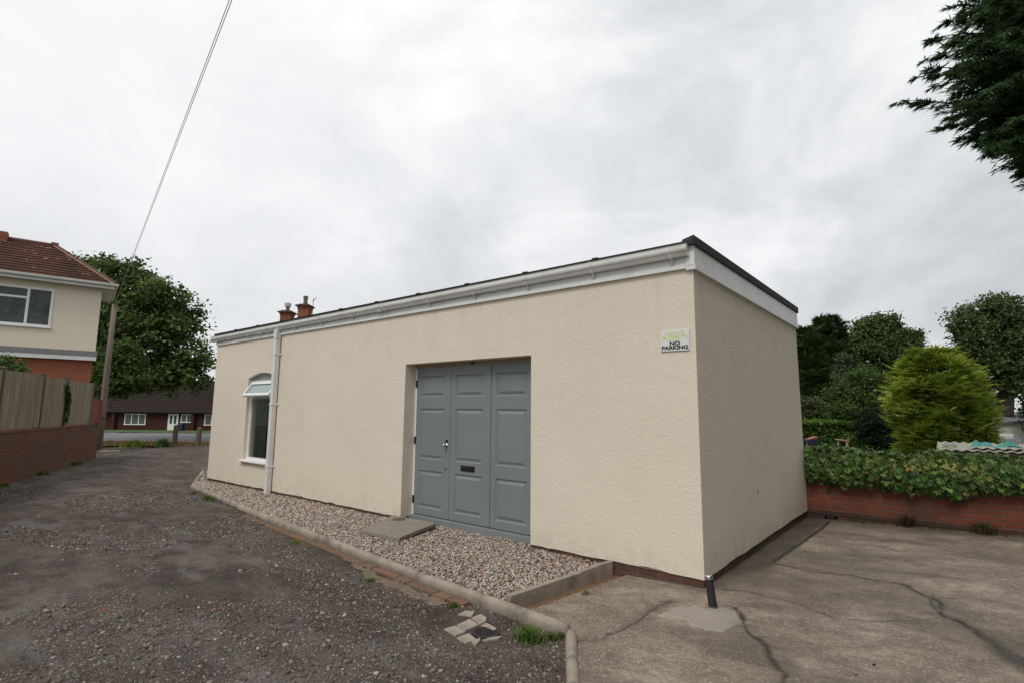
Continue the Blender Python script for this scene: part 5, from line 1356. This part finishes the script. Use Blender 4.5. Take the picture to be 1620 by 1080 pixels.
a, b = bl(267), bl(283); g = B(); g.box(a, b, -.05, -.002, 0, 1.82); dd_ = g.put('door', M['white_paint'], bu)
g = B(); g.box(a + .2, a + .46, -.056, -.0505, .75, 1.65); g.box(b - .46, b - .2, -.056, -.0505, .75, 1.65); g.put('pane', dgl, dd_)
for px in (184, 308): g = B(); g.box(bl(px) - .16, bl(px) + .16, -.35, -.004, -.3, 1.855); g.put('pier', M['bung_brick'], bu)
bp = at(287, 675, 56.6); b0 = empty('wheelie_bin', (bp.x, bp.y, -.95), BA, 'small dark blue bin by the bungalow door', 'bin')
B().hexa([(-.2, -.22, .06), (.2, -.22, .06), (.2, .22, .06), (-.2, .22, .06)], [(-.25, -.28, .8), (.25, -.28, .8), (.25, .28, .8), (-.25, .28, .8)], .02).put('body', M['bin'], b0)
B().hexa([(-.27, -.3, .803), (.27, -.3, .803), (.27, .3, .803), (-.27, .3, .803)], [(-.25, -.27, .84), (.25, -.27, .84), (.25, .25, .90), (-.25, .25, .90)], .01).put('lid', M['bin'], b0)
for x in (-.2, .2): B().tube([(x - .03, .2, .1), (x + .03, .2, .1)], .1, 12).put('wheel', M['black'], b0)
wh = at(345, 618, 75); wh = empty('white_house', (wh.x, wh.y, -.9), BA, 'white gabled house just showing above the bungalow roof', 'house')
zt2 = at(345, 609, 75).z + .9; g = B(); g.box(-2.2, 4, 0, 5, -.2, zt2 - 1.1); g.put('wall', M['white_paint'], wh)
g = B(); g.hexa([(-2.5, -.3, zt2 - 1.097), (4.3, -.3, zt2 - 1.097), (4.3, 5.3, zt2 - 1.097), (-2.5, 5.3, zt2 - 1.097)], [(-.2, -.3, zt2), (2, -.3, zt2), (2, 5.3, zt2), (-.2, 5.3, zt2)]); g.put('roof', simple('pale_grey_roof', (.42, .42, .42), None, 3, .8), wh)

def strip(name, pts, dz, mat, kind='structure', res=.8):
    """flat sheet following the terrain inside a surveyed polygon"""
    P = [(p.x, p.y) for p in pts]; xs = [p[0] for p in P]; ys = [p[1] for p in P]
    V, f = grid(np.arange(min(xs), max(xs) + res, res), np.arange(min(ys), max(ys) + res, res), lambda x, y: T(x, y) + dz, lambda x, y: inpoly(x, y, P))
    return tag(npmesh(name, V, f, mat, smooth=True), kind=kind)
A = lambda s, d: CAM + FH * d + RH * s
strip('road', [A(-75, 39.5), A(-4, 39.5), A(-4, 51.5), A(-75, 51.5)], .012, M['asphalt'])
strip('pavement', [A(-75, 37.6), A(-4, 37.6), A(-4, 39.6), A(-75, 39.6)], .03, M['pavement'], res=.5)
def grass_mat(c1, c2, c3):
    m, nt, p, o = new_mat('verge_grass'); N = NT(nt); v = N.coord('Object')
    N.l(N.ramp(N.noise(v, 1.2, 6, .65), [(.3, c1), (.5, c2), (.7, c3)]), p.inputs['Base Color']); p.inputs['Roughness'].default_value = .95
    N.l(N.bump(N.noise(v, 14, 5), .8, .06), p.inputs['Normal']); return m
strip('lawn', [A(-75, 52), A(-4, 52), A(-4, 58.3), A(-75, 58.3)], .03, grass_mat((.045, .075, .02), (.06, .10, .025), (.075, .115, .03)))
vg = [at(148, 700, 33.0), at(200, 700, 34), at(250, 702, 33.5), at(335, 708, 29.5), at(420, 712, 28), at(420, 700, 37), at(335, 697, 37.3), at(150, 690, 37.5), at(80, 690, 37.5), at(80, 697, 34)]
strip('verge', vg, .035, grass_mat((.10, .085, .03), (.16, .085, .05), (.11, .12, .035)), res=.35)
def scatter_blades(name, poly, n, h, cols, label, wd=.02):
    P = [(p.x, p.y) for p in poly]; xs = [p[0] for p in P]; ys = [p[1] for p in P]
    x, y = scatter(n, min(xs), max(xs), min(ys), max(ys), lambda a, b: inpoly(a, b, P)); n = len(x); z = T(x, y) + .03
    a = RNG.uniform(0, 6.283, n); hh = h * RNG.uniform(.4, 1.2, n); dx = np.cos(a) * wd; dy = np.sin(a) * wd; l = RNG.normal(0, .25, (n, 2)) * hh[:, None]
    V = np.stack([np.stack([x - dx, y - dy, z], 1), np.stack([x + dx, y + dy, z], 1), np.stack([x + l[:, 0], y + l[:, 1], z + hh], 1)], 1).reshape(-1, 3)
    pal = np.array(cols); tag(npmesh(name, V, np.arange(n * 3).reshape(-1, 3), M['grassblade'], col=np.repeat(np.clip(pal[RNG.integers(0, len(pal), n)] * (1 + RNG.normal(0, .2, (n, 1))), .01, .8), 3, 0)), label, 'grass', kind='stuff')
scatter_blades('verge_grass', vg, 6000, .22, [(.20, .12, .06), (.16, .10, .055), (.13, .15, .05), (.22, .19, .08), (.24, .12, .08)], 'dry reddish grass on the verge at the end of the lane')
q = at(213, 696, 32.8); tuft('weed_plant', q.x, q.y, lambda x, y: T(x, y) + .03, 420, .85, .42, [(.2, .24, .04), (.26, .28, .05), (.14, .2, .04)], 'yellow green weed clump on the far verge', cat='weed', wd=.03)
q = at(258, 699, 32.2); tuft('weed_plant', q.x, q.y, lambda x, y: T(x, y) + .03, 300, .42, .55, [(.09, .16, .04), (.06, .12, .03)], 'upright green weed on the far verge left of the posts', cat='weed', wd=.03)
for px, yb_, yt, d, lb in ((276, 698, 671, 33.5, 'left of two timber posts on the far verge'), (313, 703, 675, 31.2, 'right of two timber posts, nearer the outbuilding')):
    b = at(px, yb_, d); t = at(px, yt, d); b.z = min(b.z, Tz(b) + .02); o = B()
    o.box(-.10, .10, -.10, .10, -.25, t.z - b.z - .06); o.hexa([(-.10, -.10, t.z - b.z - .06), (.10, -.10, t.z - b.z - .06), (.10, .10, t.z - b.z - .06), (-.10, .10, t.z - b.z - .06)], [(-.04, -.04, t.z - b.z), (.04, -.04, t.z - b.z), (.04, .04, t.z - b.z), (-.04, .04, t.z - b.z)])
    bmesh.ops.remove_doubles(o.bm, verts=o.bm.verts[:], dist=.001)
    p_ = o.put('verge_post', M['timber']); p_.location = b; p_.rotation_euler = (0, R(1.5), BA); tag(p_, lb, 'post', 'posts on the far verge')
tk = at(172, 728, 20.5); tk.z = float(lane_z(tk.x, tk.y)); o = B().box(-.38, .38, -.04, .04, -.01, .03, .004).put('timber_offcut', M['pale_timber']); o.location = tk; o.rotation_euler = (0, 0, BA); tag(o, 'pale timber offcut lying on the lane near the fence end', 'timber')

# ------------------------------------------------------------------ house with chimneys behind the outbuilding
CA = BA; cb = at(480, 500, 40); hh_ = empty('chimney_house', (cb.x, cb.y, -.9), CA, 'house hidden behind the outbuilding showing only two brick chimneys', 'house')
g = B(); g.box(-3.5, 6, -3.5, 3.5, -.3, 6.0); g.put('wall', M['house_brick'], hh_)
g = B(); g.hexa([(-3.9, -4, 6.003), (6.4, -4, 6.003), (6.4, 4, 6.003), (-3.9, 4, 6.003)], [(-1.6, -.05, 8.9), (4.2, -.05, 8.9), (4.2, .05, 8.9), (-1.6, .05, 8.9)]); crf = g.put('roof', M['tile'], hh_)
def chimney(px, ybase, ytop, d, wpx, pot, cowl):
    sc = d / F; c0 = at(px, ybase, d) - Vector((cb.x, cb.y, -.9)); loc = Matrix.Rotation(-CA, 3, 'Z') @ c0
    zt = (at(px, ytop, d).z + .9); w_ = wpx * sc / 2; x, y = loc.x, loc.y
    def cb_(z0, z1, w0, w1): g.hexa([(x - w0, y - w0, z0), (x + w0, y - w0, z0), (x + w0, y + w0, z0), (x - w0, y + w0, z0)], [(x - w1, y - w1, z1), (x + w1, y - w1, z1), (x + w1, y + w1, z1), (x - w1, y + w1, z1)])
    g = B(); cb_(7.5, zt - .42, w_ * .98, w_ * .98); cb_(zt - .418, zt - .25, w_ * 1.03, w_ * 1.10); cb_(zt - .248, zt - .19, w_ * 1.2, w_ * 1.4); 
    st = g.put('chimney', M['chimney_brick'], hh_)
    g = B(); cb_(zt - .188, zt - .10, w_ * 1.42, w_ * 1.30); cb_(zt - .098, zt, w_ * 1.05, w_ * .80); g.put('capping', simple('sooty_brick', (.05, .035, .03), None, 6, .9), st)
    g = B(); pw = pot * sc / 2
    if cowl: g.tube([(x, y, zt), (x, y, zt + .38)], [pw * .75, pw * .6], 12)
    else: g.tube([(x, y, zt), (x, y, zt + .4), (x, y, zt + .43), (x, y, zt + .62), (x, y, zt + .66)], [pw * .95, pw * .85, pw, pw * 1.05, pw * .8], 14)
    pt_ = g.put('pot', simple('clay_pot', (.2, .09, .06) if cowl else (.16, .14, .11), None, 8, .9), st)
    if cowl: g = B(); g.box(x - pw * .95, x + pw * .95, y - pw * .95, y + pw * .95, zt + .30, zt + .62, .02); g.put('cowl', simple('galvanised', (.42, .44, .45), None, 6, .5, metal=.4), st)
    return st, x, y, zt, w_
chimney(454.5, 500, 492, 41, 16.5, 8, True)
st, x, y, zt, w_ = chimney(482, 500, 482, 40, 17, 7.2, False)
g = B(); ax = x + 12.5 * 40 / F; g.tube([(ax, y, zt - 1.6), (ax, y, zt + .45)], .022, 6); g.tube([(ax - .06, y, zt + .25), (ax + .2, y, zt + .55)], .016, 5)
for k in range(5): q = ax - .02 + k * .05; g.tube([(q, y - .12, zt + .30 + k * .055), (q, y + .12, zt + .30 + k * .055)], .01, 4)
g.put('aerial', M['iron'], hh_)

# ------------------------------------------------------------------ garden things over the wall, right
SA = math.atan2(RH.y, RH.x)
sp = at(1560, 712, 9.4)
def onY(px, py, y0):
    r = ray(px, py); t = (y0 - CAM.y) / r.y; return CAM + r * t
sh = empty('corrugated_shed', (sp.x, sp.y, -1.2), 0, 'low shed with pale corrugated roof just over the ivy wall', 'shed')
zr = sp.z + 1.2; sx0 = onY(1482, 710, sp.y).x - sp.x; sx1 = 2.6
g = B(); pr = .013
nxx = 150; 
for i in range(nxx):
    xa = sx0 + (sx1 - sx0) * i / nxx; xb = sx0 + (sx1 - sx0) * (i + 1) / nxx
    fa = pr * math.sin(xa * 2 * math.pi / .146); fb = pr * math.sin(xb * 2 * math.pi / .146)
    g.poly([(xa, -.12, zr + fa), (xb, -.12, zr + fb), (xb, 1.9, zr + .055 + fb), (xa, 1.9, zr + .055 + fa)])
    g.poly([(xa, -.12, zr + fa - .014), (xb, -.12, zr + fb - .014), (xb, -.12, zr + fb), (xa, -.12, zr + fa)])
g.put('roof', M['corrugated'], sh)
g = B(); g.box(sx0 + .03, sx1 - .05, -.105, -.06, zr - .15, zr - .022); g.put('fascia', simple('dark_maroon_board', (.05, .028, .025), None, 4, .8), sh)
g = B(); g.box(sx0 + .08, sx1 - .08, 0, 1.8, -.1, zr - .035); g.put('wall', M['shed_wall'], sh)
def tarp(px0, px1, d, h, label, seed):
    a, b = onY(px0, 706, sp.y + d), onY(px1, 706, sp.y + d); L = (b - a).length; rng = np.random.default_rng(seed)
    zb_ = sp.z + .028 * d 
    u = np.linspace(-L / 2, L / 2, 70); v = np.linspace(-.22, .24, 34); U, V_ = np.meshgrid(u, v, indexing='ij')
    edge = np.clip(1 - (np.abs(U) / (L / 2)) ** 3, 0, 1) * np.clip(1 - (np.abs(V_) / .25) ** 2, 0, 1)
    Z = h * edge ** .6 * (.10 + 1.9 * np.abs(fbm(U * 6 + seed, V_ * 5, 4, seed) - .5) * 1.6 + .35 * vnoise(U * 4, V_ * 3, seed)) + .10 * edge * np.abs(fbm(U * 16, V_ * 12, 3, seed + 3) - .5) + .010
    P = np.stack([U, V_, Z], -1).reshape(-1, 3); nu, nv = U.shape; i = np.arange(nu * nv).reshape(nu, nv)
    f = np.stack([i[:-1, :-1], i[1:, :-1], i[1:, 1:], i[:-1, 1:]], -1).reshape(-1, 4)
    o = npmesh('tarpaulin', P, f, M['tarp'], smooth=False); m_ = a.lerp(b, .5); o.location = (m_.x, m_.y, zb_ + .025); tag(o, label, 'tarpaulin')
tarp(1536, 1573, .25, .105, 'smaller crumpled teal tarpaulin heap on the corrugated roof', 3)
tarp(1574, 1619, .25, .115, 'larger crumpled teal tarpaulin heap at the roof right end', 8)
# two little grey metal boxes on the roof
q = onY(1502, 704, sp.y + .35); o = B().box(-.11, .11, -.05, .05, 0, .055, .006).box(-.06, -.02, -.03, .03, .055, .085).box(.03, .08, -.03, .03, .055, .08).put('metal_box', simple('dull_zinc', (.35, .37, .36), None, 9, .5, metal=.3)); o.location = (q.x, q.y, sp.z + .03); tag(o, 'small dull grey metal box on the left of the corrugated roof', 'box')
# board fence / pale planks beyond ivy at left
q0 = at(1286, 712, 11.0); q1 = at(1352, 712, 11.6); pl = empty('raised_bed', (q0.x, q0.y, -1.2), math.atan2(q1.y - q0.y, q1.x - q0.x), 'pale plank sided bed seen over the ivy near the building', 'raised bed')
L = (q1 - q0).length; g = B(); g.box(0, L, -.02, .02, 1.2 + q0.z - .25, 1.2 + q0.z + .03, .004); g.box(0, L, -.02, .02, 0, 1.2 + q0.z - .26, .004); g.put('plank', M['pale_timber'], pl)
g = B(); xx = L * .60; g.box(xx - .035, xx + .035, -.06, -.021, 0, 1.2 + q0.z + .05); g.put('post', M['timber'], pl)
# sawhorse
q = at(1334, 709, 12.5); sw = empty('sawhorse', (q.x, q.y, q.z - .3), SA, 'small pale and red sawhorse in front of the hedge', 'sawhorse')
g = B(); g.hexa([(-.15, -.03, .50), (.13, -.03, .46), (.13, .03, .46), (-.15, .03, .50)], [(-.15, -.03, .53), (.13, -.03, .50), (.13, .03, .50), (-.15, .03, .53)]); g.put('beam', simple('red_white_paint', (.5, .42, .38), (.35, .07, .05), 5, .6), sw)
for dx, e_ in ((-.10, -.14), (.10, .02), (.10, .17)):
    B().tube([(dx, 0, .48), (e_, .0, 0)], .013, 6).put('leg', M['pale_timber'], sw)
# wheelbarrow-like orange handled tub
q = at(1284, 705, 12.5); wb = empty('garden_sack_barrow', (q.x, q.y, q.z - .46), SA, 'navy sack on an orange rimmed barrow beside the building edge', 'barrow')
g = B(); g.hexa([(-.06, -.08, .25), (.10, -.08, .25), (.10, .08, .25), (-.06, .08, .25)], [(-.13, -.12, .62), (.11, -.12, .66), (.11, .12, .66), (-.13, .12, .62)], .03); g.put('tub', M['navy'], wb)
g = B(); g.hexa([(-.18, -.15, .59), (.15, -.15, .655), (.15, .15, .655), (-.18, .15, .59)], [(-.18, -.15, .62), (.16, -.15, .69), (.16, .15, .685), (-.18, .15, .612)], .003); g.bm.transform(Matrix.Diagonal((.62, .62, 1, 1))); g.put('rim', M['orange'], wb)
for dx in (-.10, .06): B().tube([(dx, 0, .6), (dx - .02, 0, 0)], .014, 6).put('leg', M['pale_timber'], wb)
# stone wall far
q0 = at(1262, 672, 27); q1 = at(1300, 674, 27); o = B(); L = (q1 - q0).length; xx = 0
while xx < L:
    for zc in range(4):
        w2 = random.uniform(.25, .45); o.box(xx + .02 * zc, xx + w2 - .02, -.15 + random.uniform(-.02, .02), .15, zc * .25 - .6, zc * .25 + .235 - .6, .02)
    xx += .42
o = o.put('stone_wall', simple('grey_stone', (.22, .21, .2), (.15, .14, .135), 5, .9)); o.location = (q0.x, q0.y, q0.z - .08); o.rotation_euler = (0, 0, SA); tag(o, 'short grey stone wall above the hedge by the building edge', 'stone wall')
# outbuildings at right edge
q = at(1592, 690, 27); pshed = empty('pale_shed', (q.x, q.y, -1.2), SA, 'pale boarded shed with shallow grey roof at the right edge', 'shed')
zb2 = at(1592, 683, 27).z + 1.2; ze = at(1565, 673, 27).z + 1.2; zt3 = at(1605, 666, 27).z + 1.2
xl_, xr_ = (1557 - 1592) / F * 27, (1640 - 1592) / F * 27; xm_ = (1603 - 1592) / F * 27
g = B(); g.hexa([(xl_, 0, -.1), (xr_, 0, -.1), (xr_, 3, -.1), (xl_, 3, -.1)], [(xl_, 0, ze), (xr_, 0, zt3), (xr_, 3, zt3), (xl_, 3, ze)]); g.put('wall', M['shed_wall'], pshed)
g = B(); g.hexa([(xl_ - .15, -.12, ze + .003), (xr_ + .1, -.12, zt3 + .003), (xr_ + .1, 3.1, zt3 + .003), (xl_ - .15, 3.1, ze + .003)], [(xl_ + .2, -.12, ze + .16), (xr_ + .1, -.12, zt3 + .09), (xr_ + .1, 3.1, zt3 + .30), (xl_ + .4, 3.1, ze + .35)]); g.put('roof', M['grey_roof'], pshed)
q = at(1588, 695, 22); sl_ = empty('slatted_gate', (q.x, q.y, -1.2), SA, 'grey slatted gate panels below the pale shed', 'gate')
x0_, x1_ = (1556 - 1588) / F * 22, (1612 - 1588) / F * 22; zb3, zt4 = at(1588, 712, 22).z + 1.2, at(1588, 686, 22).z + 1.2
g = B(); g.box(x0_, x1_, 0, .03, 0, zt4 - .12); g.put('backing', M['grey_slat'], sl_)
g = B(); k = x0_
while k < x1_:
    g.box(k, k + .055, -.03, -.002, .1, zt4 - .12); k += .10
g.put('slats', simple('pale_grey_slats', (.30, .33, .37), None, 4, .7), sl_)
g = B(); g.box(x0_ + .35, x1_ - .25, -.035, -.004, zt4 - .05, zt4)
k = x0_ + .38
while k < x1_ - .27: g.box(k, k + .03, -.03, -.005, zt4 - .19, zt4 - .051); k += .085
g.put('top_rail', M['white_paint'], sl_)
q = at(1597, 658, 58); rh_ = empty('brick_house', (q.x, q.y, float(T(np.array([q.x]), np.array([q.y]))[0])), SA, 'distant red brick house with dark grey roof at the right edge', 'house')
bz_ = at(1597, 665, 58).z - rh_.location.z; tz = at(1597, 653, 58).z - rh_.location.z
g = B(); g.box(-.55, .45, 0, 3, -.5, tz); g.put('wall', M['house_brick'], rh_)
g = B(); g.hexa([(.46, -.3, bz_ - .1), (4, -.3, bz_ - .1), (4, 3, bz_ - .1), (.46, 3, bz_ - .1)], [(.46, -.3, tz * .8 + bz_ * .2), (4, -.3, tz * .75 + bz_ * .25), (4, 3, tz + .2), (.46, 3, tz + .2)]); g.put('roof', simple('blue_grey_roof', (.09, .105, .13), None, 3, .6), rh_)
g = B(); g.box(.47, 3.9, -.1, 2.9, -.5, bz_ - .11); g.put('side_wall', M['house_brick'], rh_)

for i, (x, y, h, lb) in enumerate([(9.6, -3.2, 11, 'unseen cypress added to shade the side wall, nearest the viewer'), (9.9, .6, 12, 'unseen cypress added to shade the side wall, middle of its row'), (8.4, 3.9, 11.5, 'unseen cypress added to shade the side wall, beside the garden wall end')]):  # unseen trees added right of the yard to block sky light off the side wall
    conifer((x, y, -.15), h, 2.2, 3600, [(.016, .040, .017), (.022, .053, .021)], lb, 60 + i, name='cypress', shape=.5, lift=.5, blade=.85, low=.03)

n = 900
px, py = scatter(n, -.6, 5.5, -4.5, 4.6, lambda x, y: inpoly(x, y, YARD) & (RNG.random(len(x)) < .15 + .85 * sstep(.45, .7, fbm(x * 1.3, y * 1.3, 4, 301))))
n = len(px); r = RNG.uniform(.0025, .009, n) * (1 + 1.2 * (RNG.random(n) > .96))
v, f, c = stones(np.stack([px, py, yard_z(px, py) + r * .2], 1), r, pebcol(n, np.array([(.10, .08, .06), (.2, .17, .14), (.35, .3, .25), (.06, .045, .035), (.25, .15, .06), (.13, .10, .05)]), .25), OCT, .5)
tag(npmesh('yard_grit', v, f, M['lanestone'], col=c), 'grit and bits of dead leaf scattered over the concrete yard', 'grit', kind='stuff')
